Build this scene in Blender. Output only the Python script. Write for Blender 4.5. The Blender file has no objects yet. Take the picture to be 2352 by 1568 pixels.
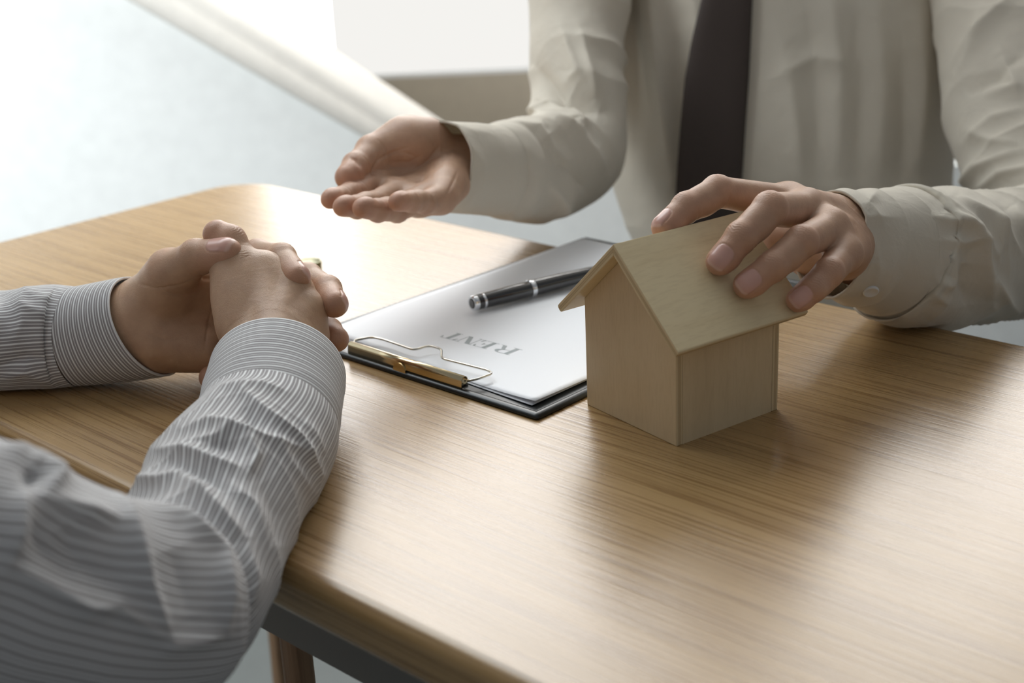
import bpy, math, random
import numpy as np
from mathutils import Vector
from mathutils.bvhtree import BVHTree

SC = bpy.context.scene
COL = SC.collection
rng = np.random.default_rng(7)

# ------------------------------------------------------------------ camera
F, PITCH, ROLL, CH = 3205.88, 0.35506, -0.04615, 0.35061
cp, sp = math.cos(PITCH), math.sin(PITCH)
FW = np.array([0, cp, -sp]); RT0 = np.array([1., 0, 0]); UP0 = np.array([0, sp, cp])
RT = math.cos(ROLL) * RT0 + math.sin(ROLL) * UP0
UP = -math.sin(ROLL) * RT0 + math.cos(ROLL) * UP0
CAM = np.array([0, 0, CH])

def P(x, y, d):
    """world point seen at (x, y) of the photograph, d metres along the view axis"""
    return CAM + (FW + RT * (x - 1176) / F - UP * (y - 784) / F) * d

def G(x, y, z=0.):
    d = FW + RT * (x - 1176) / F - UP * (y - 784) / F
    return CAM + d * (z - CAM[2]) / d[2]

def proj(V):
    d = np.atleast_2d(V) - CAM
    z = d @ FW
    return np.stack([1176 + F * (d @ RT) / z, 784 - F * (d @ UP) / z, z], 1)

cam = bpy.data.cameras.new('camera')
co = bpy.data.objects.new('camera', cam); COL.objects.link(co)
from mathutils import Matrix
M = Matrix.Identity(4)
for i in range(3):
    M[i][0] = RT[i]; M[i][1] = UP[i]; M[i][2] = -FW[i]; M[i][3] = CAM[i]
co.matrix_world = M
cam.sensor_width = 36.0; cam.sensor_fit = 'HORIZONTAL'
cam.lens = 36.0 * F / 2352
cam.clip_start = 0.02
cam.dof.use_dof = True
cam.dof.focus_distance = 0.885
cam.dof.aperture_fstop = 6.0
cam.dof.aperture_blades = 9
SC.camera = co

# ------------------------------------------------------------------ world, light, exposure
SC.view_settings.view_transform = 'Standard'
SC.view_settings.look = 'None'
SC.view_settings.exposure = 0.08
SC.view_settings.gamma = 1.0
SC.view_settings.use_curve_mapping = False
W = bpy.data.worlds.new('world'); SC.world = W; W.use_nodes = True
W.node_tree.nodes['Background'].inputs[0].default_value = (0.90, 0.95, 1.0, 1)
W.node_tree.nodes['Background'].inputs[1].default_value = 0.22

def area(name, loc, target, sx, sy, power, col):
    l = bpy.data.lights.new(name, 'AREA'); l.shape = 'RECTANGLE'; l.size = sx; l.size_y = sy
    l.energy = power; l.color = col
    o = bpy.data.objects.new(name, l); COL.objects.link(o)
    o.location = loc
    o.rotation_euler = (Vector(target) - Vector(loc)).to_track_quat('-Z', 'Y').to_euler()
    return o
lw = area('daylight_left_window', (-1.9, 0.8, 0.9), (-1.0, 2.3, -.05), 1.2, 1.0, 17, (0.93, 0.97, 1.0)); lw.data.spread = math.radians(85)
area('soft_top_light', (-0.75, 1.95, 1.80), (-.12, 0.85, 0), 1.7, 1.2, 30, (0.90, 0.96, 1.0))  # added soft overhead fill; the ceiling has no opening for it
BLIND = 0.86
GLASS = 6.6

# ------------------------------------------------------------------ helpers
def tag(o, label=None, cat=None, group=None, kind=None):
    if label: o['label'] = label
    if cat: o['category'] = cat
    if group: o['group'] = group
    if kind: o['kind'] = kind
    return o

def empty(name, loc, rz=0.):
    o = bpy.data.objects.new(name, None); COL.objects.link(o)
    o.location = loc; o.rotation_euler = (0, 0, rz); o.empty_display_size = .02
    return o

def mesh_obj(name, V, Fc, mat, parent=None, smooth=True, uv=None, local=False):
    """V world coordinates unless local; Fc list/array of faces"""
    me = bpy.data.meshes.new(name)
    V = np.asarray(V, float)
    if isinstance(Fc, np.ndarray):
        nf, k = Fc.shape
        me.vertices.add(len(V)); me.vertices.foreach_set('co', V.astype(np.float32).ravel())
        me.loops.add(nf * k); me.loops.foreach_set('vertex_index', Fc.astype(np.int32).ravel())
        me.polygons.add(nf)
        me.polygons.foreach_set('loop_start', np.arange(0, nf * k, k, dtype=np.int32))
        me.polygons.foreach_set('loop_total', np.full(nf, k, np.int32))
        me.update(calc_edges=True)
    else:
        me.from_pydata([tuple(v) for v in V], [], [tuple(int(i) for i in f) for f in Fc])
        me.update()
    me.polygons.foreach_set('use_smooth', np.full(len(me.polygons), smooth))
    if uv is not None:
        li = np.empty(len(me.loops), np.int32); me.loops.foreach_get('vertex_index', li)
        ul = me.uv_layers.new(name='UVMap')
        ul.data.foreach_set('uv', np.asarray(uv, np.float32)[li].ravel())
    me.materials.append(mat)
    o = bpy.data.objects.new(name, me); COL.objects.link(o)
    if parent is not None:
        o.parent = parent
        if not local:
            bpy.context.view_layer.update()
            o.matrix_parent_inverse = parent.matrix_world.inverted()
    return o

def box(x0, x1, y0, y1, z0, z1):
    V = [(x, y, z) for x in (x0, x1) for y in (y0, y1) for z in (z0, z1)]
    Fc = [(0, 1, 3, 2), (4, 6, 7, 5), (0, 4, 5, 1), (2, 3, 7, 6), (0, 2, 6, 4), (1, 5, 7, 3)]
    return V, Fc

def bevel(o, w, seg=3, angle=40):
    m = o.modifiers.new('bevel', 'BEVEL'); m.width = w; m.segments = seg
    m.limit_method = 'ANGLE'; m.angle_limit = math.radians(angle)
    return o

def prism(poly, axis_vec, origin, ex, ey):
    """polygon in (ex, ey) plane from origin, extruded by axis_vec"""
    n = len(poly); origin = np.array(origin, float)
    A = [origin + np.array(ex) * p[0] + np.array(ey) * p[1] for p in poly]
    V = A + [a + np.array(axis_vec) for a in A]
    Fc = [tuple(range(n))[::-1], tuple(range(n, 2 * n))]
    Fc += [(i, (i + 1) % n, n + (i + 1) % n, n + i) for i in range(n)]
    return V, Fc

def fix_normals(o):
    import bmesh
    bm = bmesh.new(); bm.from_mesh(o.data)
    bmesh.ops.recalc_face_normals(bm, faces=bm.faces); bm.to_mesh(o.data); bm.free()
    return o

# ------------------------------------------------------------------ materials
def newmat(name, color=(.8, .8, .8), rough=.5, metal=0., **kw):
    m = bpy.data.materials.new(name); m.use_nodes = True
    b = m.node_tree.nodes['Principled BSDF']
    b.inputs['Base Color'].default_value = (*color, 1)
    b.inputs['Roughness'].default_value = rough
    b.inputs['Metallic'].default_value = metal
    for k, v in kw.items():
        b.inputs[k.replace('_', ' ')].default_value = v
    return m, m.node_tree, b

def N(t, typ, **kw):
    n = t.nodes.new(typ)
    for k, v in kw.items():
        if k in n.inputs.keys() if isinstance(k, str) else False:
            n.inputs[k].default_value = v
        else:
            setattr(n, k, v)
    return n

def ramp(t, stops):
    r = t.nodes.new('ShaderNodeValToRGB')
    e = r.color_ramp.elements
    e[0].position, e[0].color = stops[0][0], (*stops[0][1], 1)
    e[1].position, e[1].color = stops[-1][0], (*stops[-1][1], 1)
    for p, c in stops[1:-1]:
        x = e.new(p); x.color = (*c, 1)
    return r

def mapped_noise(t, src, scale, nscale, detail=4, rough=.55, rot=0., dist=0.):
    mp = t.nodes.new('ShaderNodeMapping'); mp.inputs['Scale'].default_value = scale
    mp.inputs['Rotation'].default_value = (0, 0, rot)
    t.links.new(src, mp.inputs['Vector'])
    n = t.nodes.new('ShaderNodeTexNoise'); n.inputs['Scale'].default_value = nscale
    n.inputs['Detail'].default_value = detail; n.inputs['Roughness'].default_value = rough
    n.inputs['Distortion'].default_value = dist
    t.links.new(mp.outputs[0], n.inputs['Vector'])
    return n.outputs['Fac']

def mixc(t, a, b, fac, mode='MIX'):
    m = t.nodes.new('ShaderNodeMix'); m.data_type = 'RGBA'; m.blend_type = mode
    for s, v in ((m.inputs[6], a), (m.inputs[7], b)):
        if isinstance(v, tuple): s.default_value = (*v, 1)
        else: t.links.new(v, s)
    if isinstance(fac, (int, float)): m.inputs[0].default_value = fac
    else: t.links.new(fac, m.inputs[0])
    return m.outputs[2]

def math_(t, op, a, b=0., c=0.):
    m = t.nodes.new('ShaderNodeMath'); m.operation = op
    for s, v in zip(m.inputs, (a, b, c)):
        if isinstance(v, (int, float)): s.default_value = v
        else: t.links.new(v, s)
    return m.outputs[0]

def bump(t, b, height, strength, dist):
    n = t.nodes.new('ShaderNodeBump'); n.inputs['Strength'].default_value = strength
    n.inputs['Distance'].default_value = dist
    t.links.new(height, n.inputs['Height']); t.links.new(n.outputs[0], b.inputs['Normal'])

def wood(name, light, mid, dark, axis_scale, rough=.5, fine=1., coat=0., bmp=.15, dirt=.5):
    """long grain along the axis that has the small scale"""
    m, t, b = newmat(name, mid, rough)
    b.inputs['Specular IOR Level'].default_value = .78 if name == 'oak_table' else .4
    tc = t.nodes.new('ShaderNodeTexCoord').outputs['Object']
    n1 = mapped_noise(t, tc, tuple(s for s in axis_scale), 1.0, 5, .6, dist=.6)
    n2 = mapped_noise(t, tc, tuple(s * (9 if s > 5 else 3.2) * fine for s in axis_scale), 1.0, 3, .6)
    n3 = mapped_noise(t, tc, (2.5, 2.5, 2.5), 1.0, 3)
    r1 = ramp(t, [(.28, dark), (.45, mid), (.68, light)])
    t.links.new(n1, r1.inputs[0])
    r2 = ramp(t, [(.36, (.60, .52, .44)), (.52, (1, 1, 1))])
    t.links.new(n2, r2.inputs[0])
    c = mixc(t, r1.outputs[0], r2.outputs[0], dirt, 'MULTIPLY')
    r3 = ramp(t, [(.3, (.90, .86, .82)), (.7, (1.04, 1.03, 1.0))])
    t.links.new(n3, r3.inputs[0])
    c = mixc(t, c, r3.outputs[0], .7, 'MULTIPLY')
    t.links.new(c, b.inputs['Base Color'])
    h = math_(t, 'ADD', math_(t, 'MULTIPLY', n1, .5), n2)
    bump(t, b, h, bmp, .0006)
    if coat:
        b.inputs['Coat Weight'].default_value = coat
        b.inputs['Coat Roughness'].default_value = .28
    rr = t.nodes.new('ShaderNodeMapRange'); rr.inputs['To Min'].default_value = rough - .05; rr.inputs['To Max'].default_value = rough + .07
    t.links.new(n2, rr.inputs['Value']); t.links.new(rr.outputs[0], b.inputs['Roughness'])
    return m

M_TABLE = wood('oak_table', (.42, .272, .118), (.395, .252, .106), (.35, .218, .088), (2.0, 55, 55), rough=.27, coat=0., bmp=.30, dirt=.95)
M_BIRCH_V = wood('birch_upright', (.67, .545, .355), (.65, .525, .335), (.61, .485, .305), (70, 70, 9), rough=.5, bmp=.06, dirt=.12)
M_BIRCH_R = wood('birch_roof', (.76, .65, .42), (.74, .625, .395), (.70, .58, .355), (60, 9, 60), rough=.40, bmp=.06, dirt=.14)
M_LEG = wood('leg_wood', (.30, .19, .11), (.24, .15, .085), (.17, .10, .06), (30, 30, 3), rough=.5)

def ply_edge():
    m, t, b = newmat('plywood_edge', (.5, .4, .25), .6)
    tc = t.nodes.new('ShaderNodeTexCoord').outputs['UV']
    sep = t.nodes.new('ShaderNodeSeparateXYZ'); t.links.new(tc, sep.inputs[0])
    r = ramp(t, [(0, (.62, .50, .30)), (.33, (.60, .47, .28)), (.36, (.30, .20, .11)), (.42, (.48, .36, .20)), (.60, (.52, .39, .22)),
                 (.64, (.28, .19, .10)), (.68, (.58, .46, .27)), (1, (.62, .50, .30))])
    t.links.new(sep.outputs[0], r.inputs[0])
    t.links.new(r.outputs[0], b.inputs['Base Color'])
    return m
M_PLY = ply_edge()

def skin(name, base, red, rough=.42):
    m, t, b = newmat(name, base, rough)
    at = t.nodes.new('ShaderNodeAttribute'); at.attribute_name = 'hand_tint'
    sp_ = t.nodes.new('ShaderNodeSeparateColor'); t.links.new(at.outputs['Color'], sp_.inputs[0])
    tc = t.nodes.new('ShaderNodeTexCoord').outputs['Object']
    n1 = mapped_noise(t, tc, (1, 1, 1), 70, 4, .6)
    n2 = mapped_noise(t, tc, (1, 1, 1), 520, 3, .6)
    c = mixc(t, base, red, math_(t, 'MULTIPLY', sp_.outputs[1], .6))
    r = ramp(t, [(.3, (.88, .85, .84)), (.7, (1.06, 1.05, 1.03))]); t.links.new(n1, r.inputs[0])
    c = mixc(t, c, r.outputs[0], 1., 'MULTIPLY')
    c = mixc(t, c, (.62, .36, .31), math_(t, 'MULTIPLY', sp_.outputs[0], .8))
    c = mixc(t, c, (.80, .66, .55), math_(t, 'MULTIPLY', sp_.outputs[2], .7))
    t.links.new(c, b.inputs['Base Color'])
    b.inputs['Subsurface Weight'].default_value = .12
    b.inputs['Subsurface Radius'].default_value = (.9, .35, .2)
    b.inputs['Subsurface Scale'].default_value = .006
    rr = math_(t, 'SUBTRACT', rough + .03, math_(t, 'MULTIPLY', sp_.outputs[0], .16))
    t.links.new(rr, b.inputs['Roughness'])
    v = t.nodes.new('ShaderNodeTexVoronoi'); v.inputs['Scale'].default_value = 900; v.feature = 'DISTANCE_TO_EDGE'
    mp = t.nodes.new('ShaderNodeMapping'); mp.inputs['Scale'].default_value = (1, 1, 1)
    t.links.new(tc, mp.inputs[0])
    wn = t.nodes.new('ShaderNodeTexNoise'); wn.inputs['Scale'].default_value = 150
    t.links.new(mp.outputs[0], wn.inputs[0])
    ad = t.nodes.new('ShaderNodeVectorMath'); ad.operation = 'MULTIPLY_ADD'
    t.links.new(wn.outputs['Color'], ad.inputs[0]); ad.inputs[1].default_value = (.004, .004, .004)
    t.links.new(mp.outputs[0], ad.inputs[2]); t.links.new(ad.outputs[0], v.inputs['Vector'])
    cr = math_(t, 'MINIMUM', math_(t, 'MULTIPLY', v.outputs['Distance'], 5.), .8)
    h = math_(t, 'ADD', math_(t, 'MULTIPLY', cr, .35), math_(t, 'MULTIPLY', n2, 1.1))
    h = math_(t, 'MULTIPLY', h, math_(t, 'SUBTRACT', 1., sp_.outputs[0]))
    bump(t, b, h, .40, .0004)
    return m
M_SKIN1 = skin('skin_man', (.51, .32, .215), (.56, .27, .18))
M_SKIN2 = skin('skin_client', (.50, .325, .21), (.54, .25, .165))

def cloth_mat(name, col, striped=False):
    m, t, b = newmat(name, col, .82)
    b.inputs['Sheen Weight'].default_value = .15
    uvn = t.nodes.new('ShaderNodeTexCoord').outputs['UV']
    if striped:
        sep = t.nodes.new('ShaderNodeSeparateXYZ'); t.links.new(uvn, sep.inputs[0])
        ph = math_(t, 'FRACT', math_(t, 'DIVIDE', sep.outputs[1], .0046))
        r = ramp(t, [(0, (.92, .94, .94)), (.18, (.92, .94, .94)), (.26, (.33, .315, .32)), (.52, (.33, .315, .32)), (.57, (.82, .83, .83)),
                     (.64, (.82, .83, .83)), (.69, (.33, .315, .32)), (.96, (.33, .315, .32)), (1, (.92, .94, .94))])
        t.links.new(ph, r.inputs[0])
        t.links.new(r.outputs[0], b.inputs['Base Color'])
    w1 = t.nodes.new('ShaderNodeTexNoise'); w1.inputs['Scale'].default_value = 1800; w1.inputs['Detail'].default_value = 2
    t.links.new(t.nodes.new('ShaderNodeTexCoord').outputs['Object'], w1.inputs['Vector'])
    w2 = t.nodes.new('ShaderNodeTexNoise'); w2.inputs['Scale'].default_value = 60; w2.inputs['Detail'].default_value = 5
    t.links.new(t.nodes['Texture Coordinate'].outputs['Object'], w2.inputs['Vector'])
    h = math_(t, 'ADD', math_(t, 'MULTIPLY', w1.outputs['Fac'], .08 if not striped else .15), w2.outputs['Fac'])
    w2.inputs['Distortion'].default_value = .8
    bump(t, b, h, .25 if striped else .45, .0012 if striped else .0028)
    tr = t.nodes.new('ShaderNodeBsdfTranslucent'); tr.inputs[0].default_value = (.80, .72, .58, 1)
    if striped: t.links.new(r.outputs[0], tr.inputs[0])
    mx = t.nodes.new('ShaderNodeMixShader'); mx.inputs[0].default_value = .16
    out = t.nodes['Material Output']
    t.links.new(b.outputs[0], mx.inputs[1]); t.links.new(tr.outputs[0], mx.inputs[2]); t.links.new(mx.outputs[0], out.inputs[0])
    return m
M_SHIRT = cloth_mat('white_cotton', (.72, .665, .56))
M_STRIPE = cloth_mat('striped_cotton', (.5, .5, .5), True)
M_TIE = newmat('tie_fabric', (.050, .035, .029), .75)[0]
M_HAIR = newmat('dark_hair', (.02, .015, .012), .5)[0]
M_TROUSER = newmat('dark_trousers', (.03, .03, .035), .8)[0]
M_PAPER = newmat('paper', (.90, .92, .95), .55)[0]
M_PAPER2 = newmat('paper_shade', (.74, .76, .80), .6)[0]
M_INK = newmat('print_ink', (.34, .38, .39), .5)[0]
M_LEATHER, _t, _b = newmat('black_leather', (.012, .016, .017), .33)
bump(_t, _b, mapped_noise(_t, _t.nodes.new('ShaderNodeTexCoord').outputs['Object'], (1, 1, 1), 1400, 2), .12, .0004)
M_CHROME = newmat('clip_chrome', (.66, .54, .34), .18, 1.)[0]
M_WIRE = newmat('clip_wire', (.62, .59, .52), .22, 1.)[0]
M_SILVER = newmat('pen_silver', (.80, .82, .85), .15, 1.)[0]
M_LACQ = newmat('pen_lacquer', (.010, .009, .009), .13, Coat_Weight=1., Coat_Roughness=.06)[0]
M_COIN = newmat('old_brass', (.30, .29, .17), .42, .6)[0]
M_APRON = newmat('apron_paint', (.16, .155, .14), .6)[0]

def wallmat(name, col, rough=.8):
    m, t, b = newmat(name, col, rough)
    n = mapped_noise(t, t.nodes.new('ShaderNodeTexCoord').outputs['Object'], (1, 1, 1), 30, 4)
    r = ramp(t, [(.3, tuple(c * .96 for c in col)), (.7, tuple(min(1, c * 1.03) for c in col))])
    t.links.new(n, r.inputs[0]); t.links.new(r.outputs[0], b.inputs['Base Color'])
    bump(t, b, n, .1, .002)
    return m
M_WALL = wallmat('plaster_white', (.78, .80, .78))
M_COPING = wallmat('coping_white', (.74, .71, .65), .5)
M_BEIGE = wallmat('plaster_beige', (.42, .36, .28))
M_FLOOR = wallmat('floor_grey', (.105, .115, .11), .5)
M_CEIL = wallmat('ceiling_white', (.75, .75, .74))

def emis(name, col, s):
    m = bpy.data.materials.new(name); m.use_nodes = True; t = m.node_tree
    t.nodes.remove(t.nodes['Principled BSDF'])
    e = t.nodes.new('ShaderNodeEmission'); e.inputs[0].default_value = (*col, 1); e.inputs[1].default_value = s
    t.links.new(e.outputs[0], t.nodes['Material Output'].inputs[0])
    return m
M_BLIND = emis('lit_blind', (1.0, .985, .95), BLIND)
M_SKYGL = emis('lit_window', (1.0, .98, .95), GLASS)

# ------------------------------------------------------------------ the setting
FZ = -0.75
def struct(name, V, Fc, mat, parent=None, smooth=False):
    o = mesh_obj(name, V, Fc, mat, parent, smooth)
    if parent is None: o['kind'] = 'structure'
    return o

struct('floor', *box(-3.2, 3.2, -1.2, 3.2, FZ - .05, FZ), M_FLOOR)
# low stair wall whose top slopes down to the right, with a rounded coping
YW = 2.30
def onY(x, y, Y):
    d = FW + RT * (x - 1176) / F - UP * (y - 784) / F
    return CAM + d * (Y - CAM[1]) / d[1]
a0 = onY(-400, -415, YW); a1 = onY(1062, 432, YW); XR = 1.7
Vw = [(-3.0, YW, FZ), (XR, YW, FZ), (XR, YW, a1[2]), (a1[0], YW, a1[2]), (a0[0], YW, a0[2]), (-3.0, YW, a0[2] + (a0[0] + 3.0) * .62)]
Vw2 = [(x, YW + .12, z) for x, y, z in Vw]
struct('wall_left', Vw + Vw2, [(0, 1, 2, 3, 4, 5), (11, 10, 9, 8, 7, 6)] + [(i, 6 + i, 6 + (i + 1) % 6, (i + 1) % 6) for i in range(6)], M_WALL)
# coping : swept rounded bar along the slope
def coping():
    A = onY(-500, -470, YW - .03); B = onY(1078, 453, YW - .03)
    T = (B - A) / np.linalg.norm(B - A)
    nrm = np.cross(T, [0, 1, 0]); nrm /= np.linalg.norm(nrm)
    if nrm[2] < 0: nrm = -nrm
    prof = []
    hgt = .082
    for y, h in [(-.012, 0), (-.018, .006), (-.020, .016), (-.014, .028), (-.004, .036)]:
        prof.append((y, h))
    for k in range(9):
        a = math.pi * .5 * k / 8
        prof.append((.10 - .10 * math.cos(a) + .0, .040 + (hgt - .04) * math.sin(a)))
    prof += [(.14, hgt), (.155, hgt - .02), (.155, 0)]
    V = [];
    for Q, s in ((A, 1.35), (B, .75)):
        for y, h in prof: V.append(Q + np.array([0, y, 0]) * s + nrm * h * s)
    n = len(prof)
    Fc = [(i, (i + 1) % n, n + (i + 1) % n, n + i) for i in range(n)] + [tuple(range(n))[::-1], tuple(range(n, 2 * n))]
    return V, Fc
o = struct('trim_1', *coping(), M_COPING, smooth=True); fix_normals(o); bevel(o, .006, 2, 60)
o.data.polygons.foreach_set('use_smooth', np.full(len(o.data.polygons), True))

YB = 3.05
zs = onY(1000, 168, YB)[2]           # window sill height
struct('wall_back', *box(-3.2, 3.2, YB, YB + .1, FZ, zs - .006), M_BEIGE)
struct('wall_back_side', *box(-3.2, -.55, YB, YB + .1, zs - .006, 2.0), M_BEIGE)
struct('wall_right', *box(1.5, 3.2, YB, YB + .1, zs - .006, 2.0), M_BEIGE)
struct('wall_top', *box(-3.2, 3.2, YB, YB + .1, 2.0, 2.25), M_CEIL)
struct('ceiling', *box(-3.2, 3.2, 0.6, YB, 2.0, 2.06), M_CEIL)
def window(name, x0, x1, mat, label):
    r = empty(name, ((x0 + x1) / 2, YB, zs)); r['kind'] = 'structure'
    Vf, Ff = [], []
    for bx in [(x0, x1, YB, YB + .06, zs - .006, zs + .002), (x0, x1, YB, YB + .05, 1.96, 2.0), (x0, x0 + .025, YB, YB + .05, zs, 1.96), (x1 - .025, x1, YB, YB + .05, zs, 1.96)]:
        v, f = box(*bx); k = len(Vf); Vf += v; Ff += [tuple(i + k for i in q) for q in f]
    mesh_obj('window_frame', Vf, Ff, M_CEIL, r, False)
    mesh_obj('pane', *box(x0 + .02, x1 - .02, YB + .012, YB + .016, zs + .004, 1.965), M_SKYGL, r, False)
    if label: mesh_obj(label, *box(xw, x1 - .02, YB + .002, YB + .004, zs + .0015, .62), M_BLIND, r, False)
    return r
xw = onY(760, 60, YB)[0]
window('window_1', -.55, 1.5, M_SKYGL, 'roller_blind')

# ------------------------------------------------------------------ table
TA = -0.75945
DX = np.array([math.cos(TA), math.sin(TA), 0]); DY = np.array([-math.sin(TA), math.cos(TA), 0])
TR = empty('table', (0, 0, FZ), TA)
tag(TR, 'light oak desk with rounded corners under the clipboard and wooden house', 'table')
TR.location = (0, 0, FZ)
A0, A1, B0, B1 = -1.237, .62, .372, .893
TTH = .030
def table_top():
    R = .055; cor = []
    for cx, cy, s in [(A0 + R, B0 + R, 180), (A1 - R, B0 + R, 270), (A1 - R, B1 - R, 0), (A0 + R, B1 - R, 90)]:
        for k in range(13):
            a = math.radians(s + 90 * k / 12)
            cor.append((cx, cy, math.cos(a), math.sin(a)))
    prof = []          # inset, z
    for k in range(9):   # softly rounded nosing
        a = math.pi / 2 * k / 8
        prof.append((.009 - .009 * math.sin(a), -.009 + .009 * math.cos(a)))
    prof.append((0., -.018))
    for k in range(0, 7):
        a = math.pi / 2 * k / 6
        prof.append((.010 - .010 * math.cos(a), -.022 - .008 * math.sin(a)))
    V = []; n = len(cor)
    for ins, z in prof:
        for cx, cy, ux, uy in cor:
            r = R - ins
            V.append((cx + ux * r, cy + uy * r, z - FZ))
    Fc = [tuple(range(n))]
    for j in range(len(prof) - 1):
        for i in range(n):
            Fc.append((j * n + i, (j + 1) * n + i, (j + 1) * n + (i + 1) % n, j * n + (i + 1) % n))
    Fc.append(tuple(range((len(prof) - 1) * n, len(prof) * n))[::-1])
    return V, Fc
o = mesh_obj('tabletop', *table_top(), M_TABLE, TR, True, local=True)
fix_normals(o)
o.data.polygons[0].use_smooth = False; o.data.polygons[len(o.data.polygons) - 1].use_smooth = False
zt = -FZ - TTH
for nm, bx in [('apron', (A0 + .09, A1 - .09, B0 + .035, B0 + .055, zt - .052, zt)), ('apron', (A0 + .09, A1 - .09, B1 - .055, B1 - .035, zt - .052, zt)),
               ('apron', (A0 + .05, A0 + .07, B0 + .06, B1 - .06, zt - .052, zt)), ('apron', (A1 - .07, A1 - .05, B0 + .06, B1 - .06, zt - .052, zt))]:
    mesh_obj(nm, *box(*bx), M_APRON, TR, False, local=True)
def leg(a, b, sa, sb):
    V = [];
    for z, w, off in [(zt, .0085, 0), (0, .009, .05)]:
        for dx_, dy_ in ((-1, -1), (1, -1), (1, 1), (-1, 1)):
            V.append((a + sa * off + dx_ * w, b + sb * off * .4 + dy_ * w, z))
    Fc = [(0, 1, 2, 3), (7, 6, 5, 4)] + [(i, 4 + i, 4 + (i + 1) % 4, (i + 1) % 4) for i in range(4)]
    o = mesh_obj('leg', V, Fc, M_LEG, TR, False, local=True); bevel(o, .006, 3)
    o['label'] = 'dark brown tapered wooden leg'
# the leg in view stands below the near apron
lp = P(685, 1530, .86)
la, lb = float(lp @ DX), float(lp @ DY)
for a, b, sa, sb in [(la, max(lb, B0 + .06), 0, 0), (A1 - .1, B0 + .09, 1, -1), (A1 - .1, B1 - .09, 1, 1), (A0 + .1, B1 - .09, -1, 1)]:
    leg(a, b, sa, sb)

# ------------------------------------------------------------------ wooden house
HX, HY, HA = 0.07036, 0.78818, -0.96462
W2, D_, HE, HR, EE, OV, RL = .04248, .08451, .06595, .11811, .05661, .01067, .10517
HS = empty('wooden_house', (HX, HY, 0), HA)
tag(HS, 'small plain plywood model house with gabled roof held under a hand', 'model house')
TH = .0052                                    # ply thickness
slope = (HR - HE) / EE; ca = math.cos(math.atan(slope)); vt = TH / ca   # vertical roof thickness
top_at = lambda x: HR - abs(x) * slope - vt + .0002
zr = HR - vt
def edge_uv_box(o, thick_axis):
    me = o.data; ul = me.uv_layers.new(name='UVMap')
    co_ = np.array([v.co[:] for v in me.vertices]); mn, mx = co_.min(0), co_.max(0)
    for l in me.loops:
        c = co_[l.vertex_index]
        ul.data[l.index].uv = ((c[thick_axis] - mn[thick_axis]) / (mx[thick_axis] - mn[thick_axis]), 0)
def gable(y0):
    poly = [(-W2, 0), (W2, 0), (W2, top_at(W2)), (0, top_at(0)), (-W2, top_at(W2))]
    V, Fc = prism(poly, (0, TH, 0), (0, y0, 0), (1, 0, 0), (0, 0, 1))
    o = mesh_obj('gable_wall', V, Fc, M_BIRCH_V, HS, False, local=True); fix_normals(o)
    o.data.materials.append(M_PLY); edge_uv_box(o, 1)
    for p in o.data.polygons:
        if abs(p.normal.y) < .5: p.material_index = 1
    bevel(o, .0006, 2)
gable(0); gable(D_ - TH)
for s in (-1, 1):
    xo = s * (W2 - .0004); xi = s * (W2 - TH)
    h0 = top_at(W2) - .0002; h1 = top_at(W2 - TH)
    V = [(xo, TH + .0002, 0), (xi, TH + .0002, 0), (xi, TH + .0002, h1 - .0004), (xo, TH + .0002, h0)]
    V += [(x, D_ - TH - .0002, z) for x, y, z in V]
    Fc = [(0, 1, 2, 3), (7, 6, 5, 4)] + [(i, 4 + i, 4 + (i + 1) % 4, (i + 1) % 4) for i in range(4)]
    o = mesh_obj('side_wall', V, Fc, M_BIRCH_V, HS, False, local=True); fix_normals(o)
o = mesh_obj('floor_panel', *box(-W2 + TH + .0003, W2 - TH - .0003, TH + .0003, D_ - TH - .0003, .0005, .005), M_BIRCH_V, HS, False, local=True)
for s in (-1, 1):
    # profile in (along slope, thickness)
    L = math.hypot(EE, HR - HE)
    ux, uz = s * ca, -math.sin(math.atan(slope)); nx, nz = -s * (-math.sin(math.atan(slope))), ca
    nx = s * math.sin(math.atan(slope))
    V = []; prof = []
    t0 = 0 if s > 0 else 0.0
    top0 = 0.0; bot0 = TH * slope          # mitred ridge
    prof = [(top0, 0), (bot0, -TH)]
    rr = .0016
    for k in range(5):
        a = math.pi / 2 * k / 4; prof.append((L - rr + rr * math.sin(a), -TH + rr - rr * math.cos(a)))
    for k in range(5):
        a = math.pi / 2 * k / 4; prof.append((L - rr + rr * math.cos(a), -rr + rr * math.sin(a)))
    for y in (-OV, RL - OV):
        for u_, n_ in prof:
            V.append((ux * u_ + nx * n_ + s * .0001, y, HR + uz * u_ + nz * n_))
    n = len(prof)
    Fc = [tuple(range(n)), tuple(range(n, 2 * n))[::-1]] + [(i, (i + 1) % n, n + (i + 1) % n, n + i) for i in range(n)]
    o = mesh_obj('roof_panel', V, Fc, M_BIRCH_R, HS, False, local=True); fix_normals(o)
    o.data.materials.append(M_PLY)
    ul = o.data.uv_layers.new(name='UVMap'); vv = [pp[1] / -TH for pp in prof] * 2
    for l in o.data.loops: ul.data[l.index].uv = (vv[l.vertex_index], 0)
    for p in o.data.polygons:
        if abs(p.normal.y) > .9 or p.index in range(4, 12): p.material_index = 1
    bevel(o, .0004, 2)
def hloc(a, b, z):
    return np.array([HX + math.cos(HA) * a - math.sin(HA) * b, HY + math.sin(HA) * a + math.cos(HA) * b, z])
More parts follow.
